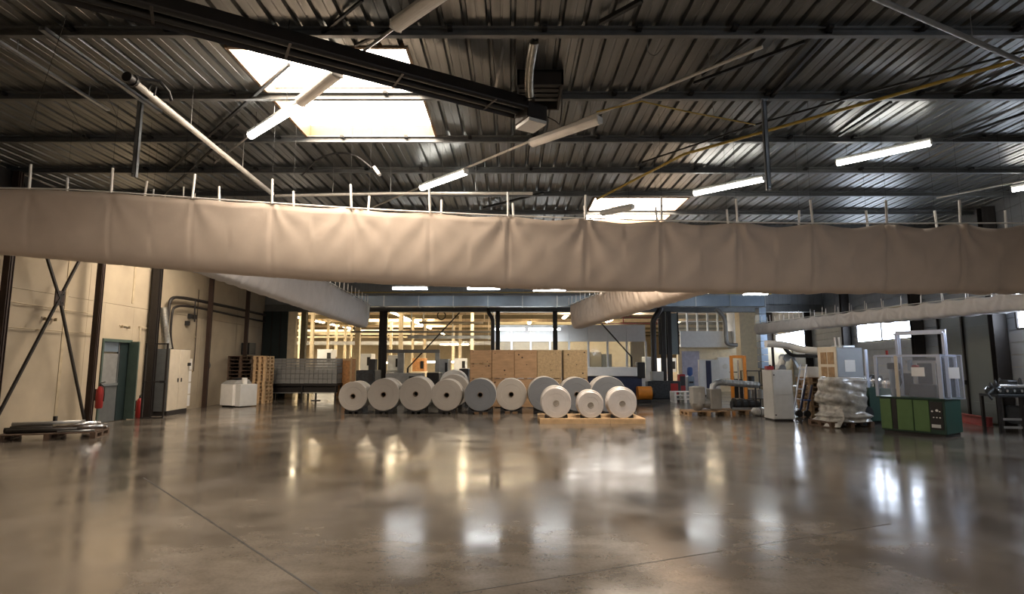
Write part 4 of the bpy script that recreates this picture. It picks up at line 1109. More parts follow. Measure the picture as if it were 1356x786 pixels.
o = cable('dark hose sagging under the white hose', hp_, 0.06, 'black_plastic', 'extraction_hose'); o['category'] = 'hose'
hs2 = thing('hose_stand', 'thin stand carrying the hoses next to the machine arm', 'stand', (W(1024, 17.2), 17.2, 0))
MB().bar((0, 0, 0), (0, 0, P(1024, 455, 17.2).z - 0.1), 0.06).build('post', 'steel_dark', hs2); MB().box(-.2, .2, -.2, .2, 0, .03).build('foot', 'steel_dark', hs2)
# step ladder and blue strut
ld = thing('step_ladder', 'aluminium ladder leaning between cabinet and pallets', 'ladder', (W(1062, 17.0), 17.0, 0))
for s in (0, 1): MB().bar((-0.18 + 0.0, s * 0.35, 0), (0.14, s * 0.35, 1.55), 0.05, 0.025).build('rail', 'alu', ld)
for k in range(5): MB().bar((-0.15 + k * 0.065, 0, 0.2 + k * 0.3), (-0.15 + k * 0.065, 0.35, 0.2 + k * 0.3), 0.05, 0.025).build('rung', 'alu', ld)
o = thing('blue_trolley', 'dark blue sack trolley leaning by the pallet stack', 'trolley', (W(1059, 16.7), 16.65, 0))
MB().bar((-.12, 0, 0.1), (.1, 0, 0.95), 0.05).build('frame_tube', 'navy', o); MB().bar((.08, 0, 0.1), (.3, 0, 0.95), 0.05).build('frame_tube', 'navy', o)
MB().bar((-.02, 0, 0.5), (.2, 0, 0.5), 0.2, 0.03).build('plate', 'blue_paint', o)
for x in (-.14, .1): MB().cyl((x, -.04, .1), (x, .04, .1), 0.1, 14).build('wheel', 'rubber', o)
stack(pallet_mesh('pallet_wood', 0.8, 0.8), 8, (W(1078, 17.4), 17.4, 0), 'brown wooden pallet, %s in the stack left of the louvred cabinet', 'brown pallets stacked by the beige cabinet')
o = thing('white_carton', 'white carton on top of the brown pallet stack', 'carton', (W(1076, 17.4), 17.45, 8 * 0.144))
MB().box(-.3, .3, -.25, .25, 0, .32).build('body', 'white_paint', o, 0.01); MB().box(-.3, .3, -.03, .03, .32, .325).build('tape', 'cabinet_cream', o)
o = thing('low_table', 'low dark steel table between cabinet and pallet stack', 'table', (W(1055, 19.3), 19.3, 0))
MB().box(-.5, .5, -.3, .3, .78, .82).build('top', 'white_paint', o)
for x in (-.46, .46):
    for y in (-.26, .26): MB().box(x - .025, x + .025, y - .025, y + .025, 0, .78).build('leg', 'steel_dark', o)

# beige machine cabinet behind the wrapped pallet
bc = thing('machine_cabinet', 'grey machine cabinet with a yellowish louvred side panel', 'machine', (W(1109, 15.6), 15.6, 0))
x2 = W(1143, 15.6) - W(1109, 15.6)
zt_ = P(1110, 460, 15.6).z
MB().box(0, x2, 0, 0.95, 0.05, zt_).build('body', 'cladding', bc, 0.01)
sp = MB().box(-0.025, -0.002, 0.0, 0.95, 0.06, zt_ + 0.03).build('side_panel', 'cabinet_cream', bc, 0.005)
for k in range(4):
    for r_ in range(2):
        MB().box(-0.035, -0.025, 0.12 + r_ * 0.36, 0.42 + r_ * 0.36, 0.3 + k * 0.42, 0.64 + k * 0.42).build('louvre', 'pallet_wood', sp)
MB().box(x2 * .28, x2 * .68, -0.012, 0, 1.35, 1.68).build('notice', 'skin_paper', bc)
MB().box(0.04, x2 - 0.05, 0.05, 0.9, 0, 0.05).build('base', 'black_plastic', bc)
for k in range(2): MB().cyl((0.1 + k * 0.12, 0.2, zt_ - 0.02), (0.08 + k * 0.12, 0.2, zt_ + 0.3), 0.025, 8).build('riser_pipe', 'white_paint', bc)
MB().box(x2 * .5, x2, 0.3, 0.9, zt_, zt_ + 0.08).build('top_hood', 'galv', bc, 0.02)
# shrink wrapped pallet load
pallet('pallet', 'wooden pallet under the shrink wrapped load', (W(1112, 14.2), 14.35, 0), 0.1, 'pallet_dark', 1.15, 0.9)
wr_ = thing('wrapped_load', 'lumpy load wrapped in clear shiny stretch film on a pallet', 'wrapped pallet', (W(1115, 14.2), 14.35, 0.144), 0.1)
rnd = random.Random(5)
vs = []; fs = []; nr, na = 40, 60
tiers = [(0.0, .17, .60, .00), (.17, .42, .47, .03), (.42, .62, .52, -.04), (.62, 1.01, .50, .02)]
def tier(q):
    for a, b, r, o in tiers:
        if a <= q < b: return a, b, r, o
lump = [[rnd.uniform(-1, 1) for k in range(8)] for t in range(9)]
def wob(q, a):
    u_ = q * 8; i0 = min(int(u_), 7); f0 = u_ - i0; v_ = a / (2 * math.pi) * 8; k0 = int(v_) % 8; g0 = v_ - int(v_)
    f0 = f0 * f0 * (3 - 2 * f0); g0 = g0 * g0 * (3 - 2 * g0)
    return (lump[i0][k0] * (1 - g0) + lump[i0][(k0 + 1) % 8] * g0) * (1 - f0) + (lump[i0 + 1][k0] * (1 - g0) + lump[i0 + 1][(k0 + 1) % 8] * g0) * f0
for i in range(nr + 1):
    q = i / nr; z = q * 1.08
    rr_ = sum(tier(min(1, max(0, q + dq)))[2] for dq in (-.03, 0, .03)) / 3; oo = sum(tier(min(1, max(0, q + dq)))[3] for dq in (-.03, 0, .03)) / 3
    if q < 0.1: rr_ = .60 - q * 0.9
    if q > .97: rr_ -= .05
    for k in range(na):
        a = 2 * math.pi * k / na; ca, sa = math.cos(a), math.sin(a)
        sup = (abs(ca) ** 5 + abs(sa * 1.2) ** 5) ** -0.2
        r = rr_ * sup * 0.97 + 0.035 * wob(q, a) + rnd.uniform(-0.006, 0.006) + 0.012 * math.sin(a * 3 + q * 31)
        vs.append((r * ca + oo, r * sa, z + 0.02 * wob(1 - q, a)))
for i in range(nr):
    for k in range(na):
        fs.append((i * na + k, i * na + (k + 1) % na, (i + 1) * na + (k + 1) % na, (i + 1) * na + k))
fs.append(tuple(nr * na + k for k in range(na)))
MB().add(vs, fs, True).build('film', 'film', wr_)
MB().add([(-.75, -.3, -.11), (-.45, -.52, -.12), (-.3, -.5, .1), (-.35, -.46, .4), (-.52, -.3, .12), (-.62, -.28, -.02)], [(0, 1, 2, 5), (5, 2, 4), (2, 3, 4)], True).build('loose_film', 'film', wr_)
for z in (0.35, 0.72): MB().lathe((0, 0, z), (0, 0, 2), [(0, .0)], 4, caps=False) if False else None
# black compressor beside it
bk = thing('compressor', 'small black compressor between wrapped load and green machine', 'machine', (W(1148, 14.4) + 0.05, 14.75, 0))
MB().cyl((-.1, -.25, .3), (-.1, .4, .3), .2, 16).build('tank', 'black_plastic', bk)
MB().box(-.25, .05, -.1, .25, .5, .85).build('motor', 'dark_machine', bk, .02)
for y in (-.15, .3): MB().box(-.28, .08, y - .03, y + .03, 0, .12).build('foot', 'black_plastic', bk)
for (x, z) in ((-.15, .3), (0.0, .22)): MB().cyl((x, -.27, z), (x, -.25, z), .03, 10).build('gauge', 'skin_paper', bk)

# ---- the green machine
A_ = U(1167, 572, 0); B_ = U(1254, 580, 0)
d = B_ - A_; yaw = math.atan2(d.y, d.x); L = d.length
gm = thing('green_machine', 'green assembly machine with clear guards and aluminium frame', 'machine', (A_.x, A_.y, 0), yaw)
DP = 1.0     # depth away from the camera
ZB = 0.80
MB().box(0.0, L, 0.05, DP, 0.06, ZB).build('base_body', 'green_side', gm, 0.008)
MB().box(0.04, L - 0.04, 0.08, DP - 0.04, 0, 0.06).build('plinth', 'black_plastic', gm)
u = L / 1.30
for (a, b, mt) in ((0.01, .24, 'green_paint'), (.36, .68, 'green_paint'), (.70, 1.0, 'green_paint')):
    MB().box(a * u, b * u, 0.022, 0.05, 0.10, ZB - 0.02).build('base_door', mt, gm, 0.004)
MB().box(.25 * u, .35 * u, 0.035, 0.05, 0.1, ZB - 0.02).build('dark_slot', 'black_plastic', gm)
cp = MB().box(1.01 * u, 1.25 * u, 0.03, 0.05, 0.16, ZB - 0.05).build('control_panel', 'black_plastic', gm)
for (x, z, r) in ((1.06, .55, .02), (1.15, .57, .026), (1.08, .42, .014), (1.14, .42, .014), (1.2, .42, .014), (1.2, .55, .014)):
    MB().cyl((x * u, 0.015, z), (x * u, 0.03, z), r, 10).build('button', 'white_paint', cp)
MB().box(1.03 * u, 1.2 * u, 0.02, 0.03, 0.2, 0.27).build('label_plate', 'grey_white', cp)
MB().box(-0.05, L + 0.03, 0.0, DP + 0.05, ZB, ZB + 0.03).build('table_top', 'green_side', gm, 0.004)
ZG = 1.76
def post(x, y, z0, z1, w=0.05, m_='alu'): return MB().box(x - w / 2, x + w / 2, y - w / 2, y + w / 2, z0, z1).build('guard_post', m_, gm)
for x in (-0.02, .42 * u, L - 0.03): post(x, 0.03, ZB + .03, ZG, 0.06 if x < .9 else 0.075, 'alu' if x > .9 or x < 0 else 'cabinet_cream')
for x in (-0.02, L - 0.03): post(x, DP, ZB + .03, ZG)
for (a, b) in (((-.02, .03), (L - .03, .03)), ((-.02, DP), (L - .03, DP)), ((-.02, .03), (-.02, DP)), ((L - .03, .03), (L - .03, DP))):
    MB().bar((a[0], a[1], ZG), (b[0], b[1], ZG), 0.045).build('guard_rail', 'alu', gm)
for (a, b) in ((.44 * u, L - .07), ):
    MB().box(a, b, 0.026, 0.032, ZB + .04, ZG - .03).build('guard_pane', 'perspex', gm)
MB().box(0.02, .40 * u, 0.028, 0.034, ZB + .04, ZG - .03).build('guard_pane', 'perspex', gm)
MB().box(.72 * u, .98 * u, 0.018, 0.024, 1.3, 1.5).build('notice', 'skin_paper', gm)
MB().box(.44 * u, L - .06, DP - .06, DP - .03, ZB + .03, ZG - .05).build('rear_panel', 'dark_machine', gm)
MB().box(.02, .4 * u, DP - .06, DP - .03, ZB + .03, 1.35).build('rear_panel', 'dark_machine', gm)
# tall frame above
for x in (.30, L - 0.05):
    MB().bar((x, .55, ZB), (x, .55, 2.34), 0.06).build('frame_post', 'alu', gm)
    MB().bar((x + .05, .3, ZG), (x + .05, .3, 2.26), 0.05).build('frame_post', 'alu', gm)
MB().bar((.25, .55, 2.32), (L - 0.02, .55, 2.32), 0.07, 0.05).build('frame_beam', 'alu', gm)
MB().bar((.30, .3, 2.26), (L, .3, 2.26), 0.05).build('frame_beam', 'alu', gm)
# the open guard wing on the right
Mw = Matrix.Translation((L + 0.02, 0.03, 0)) @ Matrix.Rotation(-math.radians(-52), 4, 'Z')
MB().box(0.02, 0.40, -0.004, 0.004, ZB + .04, ZG - .02, M=Mw).build('guard_pane', 'perspex', gm)
for (a, b) in (((0, ZB + .03), (0.42, ZB + .03)), ((0, ZG), (0.42, ZG))):
    MB().bar(Mw @ V(a[0], 0, a[1]), Mw @ V(b[0], 0, b[1]), 0.02).build('wing_edge', 'alu', gm)
MB().bar(Mw @ V(.41, 0, ZB + .03), Mw @ V(.41, 0, ZG), 0.02).build('wing_edge', 'alu', gm)
MB().box(.12, .34, -0.012, -0.005, 1.26, 1.5, M=Mw).build('notice', 'skin_paper', gm)
# tooling inside
MB().cyl((.18, .4, ZB + .03), (.18, .4, 1.45), .07, 14).build('tool_column', 'galv_blue', gm)
MB().box(.1, .32, .3, .5, 1.45, 1.6).build('tool_head', 'black_plastic', gm, .02)
MB().tube([(.2, .3, 1.5), (.36, .25, 1.4), (.38, .25, 1.15), (.3, .25, .95)], .03, 8).build('tool_hose', 'black_plastic', gm)
MB().cyl((.3, .28, 1.0), (.36, .28, 1.3), .05, 12).build('actuator', 'alu', gm)
MB().lathe((.05, .45, 1.0), (.05, .45, 2), [(0, .12), (.12, .14), (.2, .1), (.24, .03)], 16).build('feeder_bowl', 'chrome', gm)
MB().box(.55 * u, 1.1 * u, .25, .7, ZB + .03, 1.12).build('tool_block', 'dark_machine', gm, .02)
MB().box(.62 * u, .74 * u, .3, .45, 1.35, 1.55).build('red_head', 'red_paint', gm, .02)
MB().box(.55 * u, .63 * u, .28, .4, 1.42, 1.66).build('cylinder_block', 'galv_blue', gm, .01)
MB().bar((.5 * u, .36, 1.62), (1.1 * u, .36, 1.62), .06).build('tool_rail', 'pipe_grey', gm)
MB().bar((.68 * u, .37, 1.12), (.68 * u, .37, 1.62), .06).build('tool_post', 'pipe_grey', gm)
MB().bar((1.05 * u, .37, 1.12), (1.05 * u, .37, 1.62), .06).build('tool_post', 'pipe_grey', gm)
MB().cyl((-.1, .9, ZG), (-.1, .9, ZG + .14), .03, 10).build('signal_lamp', 'red_paint', gm)
MB().bar((-.02, DP, ZG), (-.12, .9, ZG), .04).build('lamp_arm', 'steel_dark', gm)
# rear annex of the machine, dark green, left and behind
an = thing('rear_unit', 'dark green unit behind the left end of the green machine', 'machine', (W(1157, 14.6), 14.7, 0))
MB().box(-.12, .5, 0, .6, .08, .95).build('body', 'green_side', an, .01); MB().box(-.08, .46, .05, .55, 0, .08).build('base', 'black_plastic', an)
MB().bar((-.1, .05, .95), (-.1, .05, 1.95), .06).build('post', 'alu', an)
MB().lathe((.15, .2, .95), (.15, .2, 2), [(0, .2), (.15, .24), (.3, .2), (.34, .05)], 18).build('bowl', 'chrome', an)

# ---- sliding door on right wall
d2 = bpy.data.objects.new('door_2', None); COL.objects.link(d2); struct(d2)
d2.location = wr.location; d2.rotation_euler = wr.rotation_euler
a, b = RL(14.0), RL(16.75); mid = a + (b - a) * 0.57
for (c_, d_) in ((a + .03, mid - .03), (mid + .03, b - .03)):
    lf = MB().box(.02, .07, c_, d_, .04, 3.12).build('door_leaf', 'door_slate', d2)
    for z in (.5, 2.6): MB().box(.005, .02, c_ + .04, d_ - .04, z, z + .05).build('leaf_rail', 'door_slate', lf)
MB().box(-.03, .08, mid - .035, mid + .035, .02, 3.12).build('meeting_stile', 'steel_dark', d2)
MB().box(-.08, -.03, mid - .05, mid + .09, 1.0, 1.12).build('door_handle', 'black_plastic', d2)
for (c_, d_) in ((a, a + .03), (b - .03, b)): MB().box(-.04, .09, c_, d_, 0, 3.12).build('door_frame', 'steel_dark', d2)
MB().box(-.10, .09, a - .2, b + .2, 3.12, 3.25).build('door_track', 'steel_dark', d2)
rbm = thing('red_beam', 'dull red steel beam lying on the floor along the sliding door', 'beam', (RWX(14.1) - 0.45, 14.1, 0), RYAW)
sec2 = [(-.09, 0), (.09, 0), (.09, .02), (.012, .02), (.012, .22), (.09, .22), (.09, .24), (-.09, .24), (-.09, .22), (-.012, .22), (-.012, .02), (-.09, .02)]
MB().prism(sec2, 0, 2.9).build('i_section', 'red_beam', rbm)
for y in (0.02, 2.85): MB().box(-.085, .085, y, y + .02, .021, .219).build('end_plate', 'red_beam', rbm)
# ---- dark bench at right edge
bn = thing('work_bench', 'dark steel machine bench cut by the right edge', 'bench', (U(1322, 574, 0).x + 0.05, 12.75, 0), -0.15)
for x in (0.03, .65, 1.25):
    for y in (0.03, .6): MB().box(x - .035, x + .035, y - .035, y + .035, 0, .82).build('leg', 'steel_dark', bn)
MB().box(0, 1.3, 0, .65, .82, .88).build('top', 'dark_machine', bn, .006)
for z in (.12, .3): MB().box(.05, 1.25, .02, .05, z, z + .05).build('cross_rail', 'carton_grey', bn)
MB().box(.66, 1.24, .06, .58, .2, .6).build('drawer_unit', 'dark_machine', bn, .01)
vm = thing('bench_machine', 'dark shiny machine with clamps on the bench at the right edge', 'machine', (U(1322, 574, 0).x + 0.05, 12.8, .88), -0.15)
MB().box(.1, 1.2, .08, .5, 0, .14).build('bed', 'dark_machine', vm, .02)
MB().box(.45, .75, .12, .42, .14, .32).build('headstock', 'dark_machine', vm, .03)
MB().cyl((.2, .1, .18), (.95, .1, .18), .045, 12).build('spindle', 'chrome', vm)
for k in range(5): MB().cyl((.15 + k * .2, .03, .08), (.15 + k * .2, .10, .08), .035, 10).build('knob', 'chrome', vm)
MB().tube([(.1, .2, .1), (-.05, .1, .06), (-.2, .05, .0), (-.12, .0, -.12)], .03, 8).build('clamp_arm', 'dark_machine', vm)
MB().tube([(.1, .3, .14), (-.08, .2, .16), (-.18, .15, .1)], .022, 8).build('clamp_arm', 'chrome', vm)

for k in range(6):
    MB().lathe((.12 + k * .19, .3 + .06 * (k % 3), .13), (.12 + k * .19, .3 + .06 * (k % 3), 1), [(0, .05), (.06 + .03 * (k % 2), .06), (.1 + .05 * (k % 3), .035), (.14 + .05 * (k % 3), .01)], 10).build('fixture', 'dark_machine' if k % 2 else 'black_plastic', vm)

bn.scale = (0.72, 1, 1); vm.scale = (0.74, 1, 1)
# ================================================================== BEHIND THE OPENING, RIGHT
# mezzanine with white parapet and windows
mz = bpy.data.objects.new('wall_mezzanine', None); COL.objects.link(mz); struct(mz)
x0, x1 = W(900, 31), W(968, 31)
MB().box(x0, 16.0, 31.3, 31.5, 0, 2.5).build('lower_wall', 'hall_cream', mz)
MB().box(x0, x1, 30.8, 31.6, 2.5, 2.6).build('slab', 'office_white', mz)
MB().box(x0, x1, 30.7, 30.8, 2.45, 3.35).build('parapet', 'office_white', mz)
n = 5; wq = (x1 - x0) / n
for k in range(n):
    MB().box(x0 + k * wq + .04, x0 + (k + 1) * wq - .04, 31.2, 31.22, 3.35, 4.7).build('window_pane', 'glass', mz)
    MB().box(x0 + k * wq - .04, x0 + k * wq + .04, 31.16, 31.26, 2.6, 5.4).build('mullion', 'office_white', mz)
for z in (3.9, 4.4): MB().box(x0, x1, 31.16, 31.26, z, z + .05).build('transom', 'office_white', mz)
MB().box(x0, x1, 31.16, 31.26, 4.7, 5.4).build('upper_band', 'office_white', mz)
MB().box(x1, W(980, 30.5), 30.4, 31.3, 2.4, 5.4).build('return_wall', 'office_white', mz)
MB().box(W(982, 29), W(1006, 29), 29.0, 29.6, 0, 5.4).build('pier', 'hall_cream', mz)
MB().box(W(1008, 29), W(1012, 29), 29.0, 29.2, 0, 5.4).build('pier_pipe', 'olive_post', mz)
d3 = struct(MB().box(W(905, 31), W(928, 31), 31.2, 31.28, 0, 2.25).build('door_3', 'lavender_door'))
MB().box(W(925, 31), W(926, 31), 31.15, 31.2, 1.0, 1.15).build('door_handle', 'chrome', d3)
# tall cabinet with navy door
lk = thing('tall_locker', 'tall grey cabinet with a navy open front before the cream wall', 'cabinet', (W(938, 27), 27.0, 0), -0.25)
MB().box(-.45, .5, 0, .5, .05, 1.75).build('body', 'grey_white', lk, .01)
MB().box(-.12, .12, -.02, 0, .1, 1.7).build('navy_panel', 'navy', lk); MB().box(-.44, -.14, -.03, -.0, .1, 1.72).build('door', 'office_white', lk)
MB().box(-.4, .45, .05, .45, 0, .05).build('base', 'black_plastic', lk)
wc = thing('water_cooler', 'blue bottle water cooler beside the tall cabinet', 'water cooler', (W(913, 27.5), 27.5, 0))
MB().box(-.17, .17, -.16, .16, 0, .95).build('body', 'galv_blue', wc, .02); MB().lathe((0, 0, .95), (0, 0, 2), [(0, .06), (.08, .14), (.4, .14), (.44, .08)], 16).build('bottle', 'blue_paint', wc)
MB().box(-.1, .1, -.2, -.16, .6, .7).build('tap', 'black_plastic', wc)
rc = thing('red_cabinet', 'narrow dark red cart beside the water cooler', 'cart', (W(903, 27), 27.0, 0))
MB().box(-.14, .14, 0, .4, .1, 1.05).build('body', 'red_paint', rc, .02)
for x in (-.1, .1): MB().cyl((x, .05, .05), (x, .12, .05), .05, 10).build('wheel', 'rubber', rc)
MB().box(-.12, .12, -.02, .0, .5, .95).build('front', 'black_plastic', rc)
hgb = thing('wall_cupboard', 'white cupboard with round dial on the cream wall', 'cupboard', (W(962, 31), 31.2, 0))
MB().box(-.4, .3, 0, .09, .7, 1.9).build('body', 'office_white', hgb, .01); MB().cyl((0, -.02, 1.4), (0, 0, 1.4), .15, 16).build('dial', 'grey_white', hgb)
MB().box(-.38, .28, .02, .09, 0, .7).build('stand', 'hall_cream', hgb)

# glazed office cabin in the far hall
oc = thing('glazed_cabin', 'white glazed office cabin with a deep white fascia behind the crates', 'cabin', (W(652, 29.5), 29.5, 0))
x1 = W(856, 29.5) - W(652, 29.5)
zf0 = P(750, 452, 29.5).z; zf1 = P(750, 430, 29.5).z
n = 8; wq = x1 / n
for k in range(n): MB().box(k * wq, (k + 1) * wq - .01, 0, .12, zf0, zf1).build('fascia_panel', 'office_white', oc)
for k in range(n + 1): MB().box(k * wq - .05, k * wq + .05, .01, .11, 0, zf0).build('mullion', 'office_white', oc)
for k in range(n): MB().box(k * wq + .05, (k + 1) * wq - .05, .05, .06, .9, zf0).build('window_pane', 'glass', oc)
for k in range(n): MB().box(k * wq + .05, (k + 1) * wq - .05, .02, .1, 0, .9).build('base_panel', 'office_white', oc)
MB().box(0, x1, .12, 4.0, zf1 - .1, zf1).build('roof', 'office_white', oc)
MB().box(0, x1, 3.9, 4.0, 0, zf1 - .1).build('back_wall', 'hall_cream', oc)
for k in (0, 2, 4, 6): MB().box(k * wq + .1, k * wq + .65, 2.4, 2.9, 0, 2.1).build('cupboard', 'office_dark', oc)
MB().box(5 * wq + .2, 5 * wq + 1.0, 2.0, 2.6, 0, 2.2).build('cupboard', 'olive_post', oc)
for i, x_ in enumerate((wq * 1.5, wq * 4.2, wq * 6.6)):
    xx = oc.location.x + x_
    tube_light('warm strip light inside the glazed cabin, %s' % ('left', 'middle', 'right')[i], (xx - .8, 31.0, zf1 - .35), (xx + .8, 31.0, zf1 - .35), m='tube_hall', w=.3, zroof=zf1 - .1, name='cabin_light')
for i, px in enumerate((674, 721)):
    a = P(px - 21, 436, 28.4); b = P(px + 21, 436, 28.4)
    tube_light('big bright light before the white fascia, %s' % ('left' if i == 0 else 'right'), a, b, m='tube_row', w=0.5, name='wide_light', zroof=5.4)
# braces seen behind
for (pa, pb, D, lab) in (((792, 423), (836, 472), 27.6, 'dark slanting steel strut before the white cabin'), ((611, 411), (540, 487), 27.6, 'dark slanting steel strut left of the crates')):
    a = P(pa[0], pa[1], D); b = P(pb[0], pb[1], D)
    o = thing('slanting_strut', lab, 'strut', b); MB().bar((0, 0, 0), a - b, .06).build('rod', 'steel_dark', o); MB().bar((0, 0, 0), (0, 0, -b.z), .08).build('foot_post', 'steel_dark', o); MB().bar(a - b, (a.x - b.x, a.y - b.y, 5.05 - b.z), .05).build('upper_tie', 'steel_dark', o)
# hanging ring
o = thing('hanging_ring', 'dark ring hanging under the far hall ceiling', 'ring', P(584.5, 417.5, 27.2))
MB().tube([(.2 * math.cos(2 * math.pi * k / 20), 0, .2 * math.sin(2 * math.pi * k / 20)) for k in range(21)], .03, 8, caps=False).build('ring', 'steel_dark', o)
MB().cyl((0, 0, .2), (0, 0, 5.4 - P(584.5, 417.5, 27.2).z), .008, 6).build('wire', 'steel_dark', o)

# ================================================================== FAR HALL LIGHTS, POSTS, MACHINES
k = 0
for y0 in [37 + 2.35 * i for i in range(8)]:
    tube_light('warm light, %s from the front in the long row of the far hall' % ORD[k], (-8.2, y0, 5.0), (-8.2, y0 + 2.0, 5.0), m='tube_hall', w=.22, zroof=5.4, name='hall_light', drop=True); k += 1
for y0 in (60, 64): tube_light('warm light at the %s end of the left centre row' % ('near far' if y0 == 60 else 'very far'), (-8.2, y0, 5.0), (-8.2, y0 + 2.4, 5.0), m='tube_hall', w=.22, zroof=5.4, name='hall_light')
for i, y0 in enumerate((41, 45, 49, 53, 58)):
    tube_light('warm light, %s from the front in the far left row above the cartons' % ORD[i], (-16.2, y0, 5.0), (-16.2, y0 + 2.2, 5.0), m='tube_hall', w=.3, zroof=5.4, name='hall_light')
for i, (x, y0) in enumerate(((-20, 33), (-13, 32), (1.5, 46), (8, 44), (-3, 33), (4, 40), (14, 46), (-23, 50), (12.5, 33.5))):  # the middle ones are added to brighten the far hall
    tube_light('warm single hall light, %s' % ['far left near the opening', 'above the left end of the cartons', 'added above the rear of the glazed cabin', 'behind the right part of the glazed cabin', 'added left of the crates under the ceiling', 'added over the glazed cabin middle', 'far right behind the cabin', 'far left and deep', 'before the mezzanine windows'][i], (x, y0, 5.0), (x, y0 + 2.4, 5.0), m='tube_hall', w=.3, zroof=5.4, name='hall_light')
for (p0, p1, py, D, lab) in ((583, 621, 456, 44.5, 'long white cross light above the machines left of the crates'), (508, 525, 480, 39, 'small white cross light low behind the twin posts'), (562, 582, 479, 39, 'small white cross light low behind the grey frame'), (598, 618, 479, 39, 'small white cross light low left of the crates'), (640, 652, 470, 42, 'small white cross light at the left edge of the crates'), (440, 460, 446, 48, 'white cross light over the far left machines')):
    a = P(p0, py, D); b = P(p1, py, D)
    tube_light(lab, a, b, m='tube_hall', w=.25, zroof=5.4, name='cross_light')
def post_thing(name, label, px, D, w, m_, z=5.05, arms=()):
    x = W(px, D); t = thing(name, label, 'post', (x, D, 0), 0, 'cream posts of the far hall')
    MB().box(-w / 2, w / 2, -w / 2, w / 2, 0, z).build('shaft', m_, t)
    MB().box(-w, w, -w, w, 0, .03).build('foot_plate', m_, t)
    MB().box(-w * .8, w * .8, -w * .8, w * .8, z - .05, z).build('head_plate', m_, t)
for i, (px, D, w) in enumerate(sorted(((412, 36, .2), (433, 44, .16), (444, 50, .2), (456, 52, .2), (473, 33, .28), (464, 52, .16), (530, 38, .26), (546, 42, .16), (562, 44, .2), (517, 46, .2), (609, 40, .2), (625, 36, .2), (600, 52, .25), (396, 40, .2)))):
    post_thing('hall_post', 'cream steel post, %s from the left in the far hall' % ORD[i], px, D, w, 'hall_cream')
# rails across the hall
def hall_rail(label, p0, p1, py, D, h, m_):
    a = P(p0, py, D); b = P(p1, py, D); t = thing('crane_rail', label, 'rail', (a.x, D, a.z), 0, 'rails and pipes of the far hall')
    MB().box(0, b.x - a.x, -.08, .08, -h / 2, h / 2).build('beam', m_, t)
    nn = max(2, int((b.x - a.x) / 6))
    for k in range(nn + 1):
        x = (b.x - a.x) * k / nn * .96 + .2
        MB().box(x - .03, x + .03, -.03, .03, h / 2, 5.4 - a.z).build('drop_rod', m_, t)
hall_rail('white crane rail across the left of the far hall', 374, 655, 454, 46, .3, 'office_white')
hall_rail('thin cream rail above the white crane rail', 374, 655, 446, 40, .12, 'hall_cream')
hall_rail('grey duct like rail higher in the far hall', 540, 655, 446, 34, .2, 'galv')
hall_rail('dark grey rail across the far hall beside the twin posts', 465, 655, 439, 32, .12, 'carton_grey')
hall_rail('cream rail under the hall ceiling left of the crates', 555, 640, 427, 30, .12, 'hall_cream')
hall_rail('red sprinkler pipe under the hall ceiling on the right', 775, 870, 428, 30, .06, 'red_beam')
hall_rail('second red sprinkler pipe nearer the opening on the right', 790, 872, 420, 28, .05, 'red_beam')
# bright roof dome at the right of the far hall
dm = bpy.data.objects.new('window_12', None); COL.objects.link(dm); struct(dm)
MB().box(3.5, 9.5, 32, 40, 5.36, 5.395).build('skylight_pane', 'hall_dome', dm)
for k in range(4): MB().box(3.4 + k * 2.03, 3.5 + k * 2.03, 32, 40, 5.3, 5.395).build('glazing_bar', 'white_paint', dm)
for i, (x0_, x1_, y0_, y1_) in enumerate(((-20, -14, 32, 39), (-12.5, -6.5, 45, 54), (-5, 1.5, 31.5, 35), (-24, -12, 58, 68), (-2, 10, 50, 60))):  # glowing ceiling panels added to spread soft light through the far hall
    dm = bpy.data.objects.new('window_%d' % (13 + i), None); COL.objects.link(dm); struct(dm)
    MB().box(x0_, x1_, y0_, y1_, 5.36, 5.395).build('skylight_pane', 'added_hall_panel', dm)
    for k in range(4): MB().box(x0_ + k * (x1_ - x0_ - .1) / 3, x0_ + .1 + k * (x1_ - x0_ - .1) / 3, y0_, y1_, 5.3, 5.395).build('glazing_bar', 'white_paint', dm)
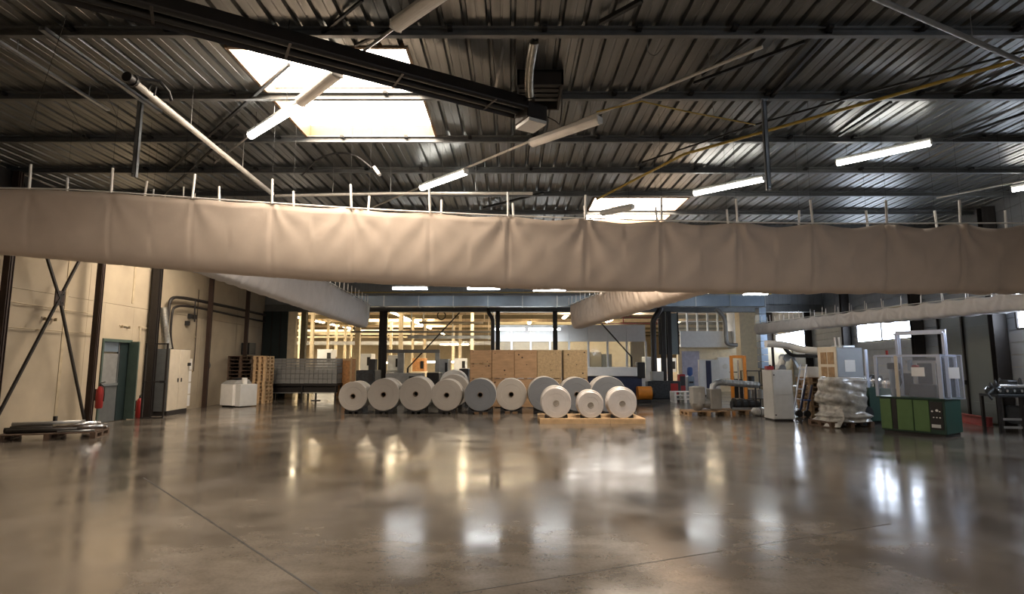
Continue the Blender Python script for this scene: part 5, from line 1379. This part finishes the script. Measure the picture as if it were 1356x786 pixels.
# machines
def hall_machine(name, label, px0, px1, D, top, m_, m2='dark_machine', depth=1.2):
    a, b = W(px0, D), W(px1, D); z = P((px0 + px1) / 2, top, D).z; t = thing(name, label, 'machine', ((a + b) / 2, D, 0), 0, 'machines behind the rolls' if name == 'press_machine' else 'machines of the far hall'); w = (b - a) / 2
    MB().box(-w, w, 0, depth, .1, z * .55).build('lower_body', m2, t, .02)
    MB().box(-w * .9, w * .9, .05, depth * .95, z * .55, z).build('upper_body', m_, t, .02)
    MB().box(-w * .95, w * .95, .02, depth * .97, 0, .1).build('base', 'black_plastic', t)
    MB().box(-w * .6, w * .1, -.02, 0, z * .15, z * .5).build('door', m_, t)
    MB().box(w * .3, w * .75, .02, .05, z * .65, z * .9).build('control_panel', 'black_plastic', t)
hall_machine('press_machine', 'low grey green machine behind the second and third rolls', 508, 560, 22.6, 494, 'carton_grey')
hall_machine('press_machine', 'dark machine left of the twin posts behind the rolls', 470, 498, 23.4, 490, 'dark_machine')
hall_machine('press_machine', 'dark upright machine touching the twin posts', 487, 497, 24.4, 475, 'black_plastic', depth=.5)
hall_machine('press_machine', 'black machine between the third and stacked rolls', 564, 582, 23.0, 493, 'black_plastic')
hall_machine('press_machine', 'grey control desk behind the stacked rolls', 580, 594, 27, 475, 'galv')
hall_machine('press_machine', 'black lumpy machine between the stacked rolls and crates', 607, 621, 22.6, 488, 'black_plastic')
hall_machine('hall_machine', 'white machine in the far hall behind the cartons', 418, 440, 40, 462, 'office_white', 'office_white')
hall_machine('hall_machine', 'white machine in the far hall beside the chipboard crate', 474, 492, 36, 468, 'office_white', 'office_white')
hall_machine('hall_machine', 'pale machine in the far hall behind the twin posts', 512, 530, 34, 470, 'office_white', 'galv')
hall_machine('hall_machine', 'wooden coloured cabinet in the far hall left of the grey desk', 545, 563, 36, 474, 'osb_orange', 'hall_cream')
hall_machine('hall_machine', 'white cabinet in the far hall next to the crates', 600, 618, 38, 474, 'office_white', 'office_white')
hall_machine('hall_machine', 'white shelf unit in the far hall beside the extraction pipe', 856, 866, 30, 472, 'office_white', 'office_white')
hall_machine('hall_machine', 'white storage unit in the far hall behind the twin posts on the right', 874, 897, 34, 474, 'office_white', 'hall_cream')
# grey portal frame machine
gf = thing('portal_frame', 'grey rectangular machine frame behind the beige rolls', 'machine frame', (W(505, 26.9), 26.9, 0))
xr = W(582, 26.9) - W(505, 26.9); zz = P(540, 467, 26.9).z
MB().box(.8, 1.1, -.1, .1, 0, zz).build('upright', 'galv', gf); MB().box(xr - .2, xr, -.1, .1, 0, zz).build('upright', 'galv', gf)
MB().box(.0, xr, -.12, .12, zz, zz + .16).build('crossbeam', 'carton_grey', gf)
MB().box(.0, .1, -.1, .1, 0, zz).build('upright', 'galv', gf)
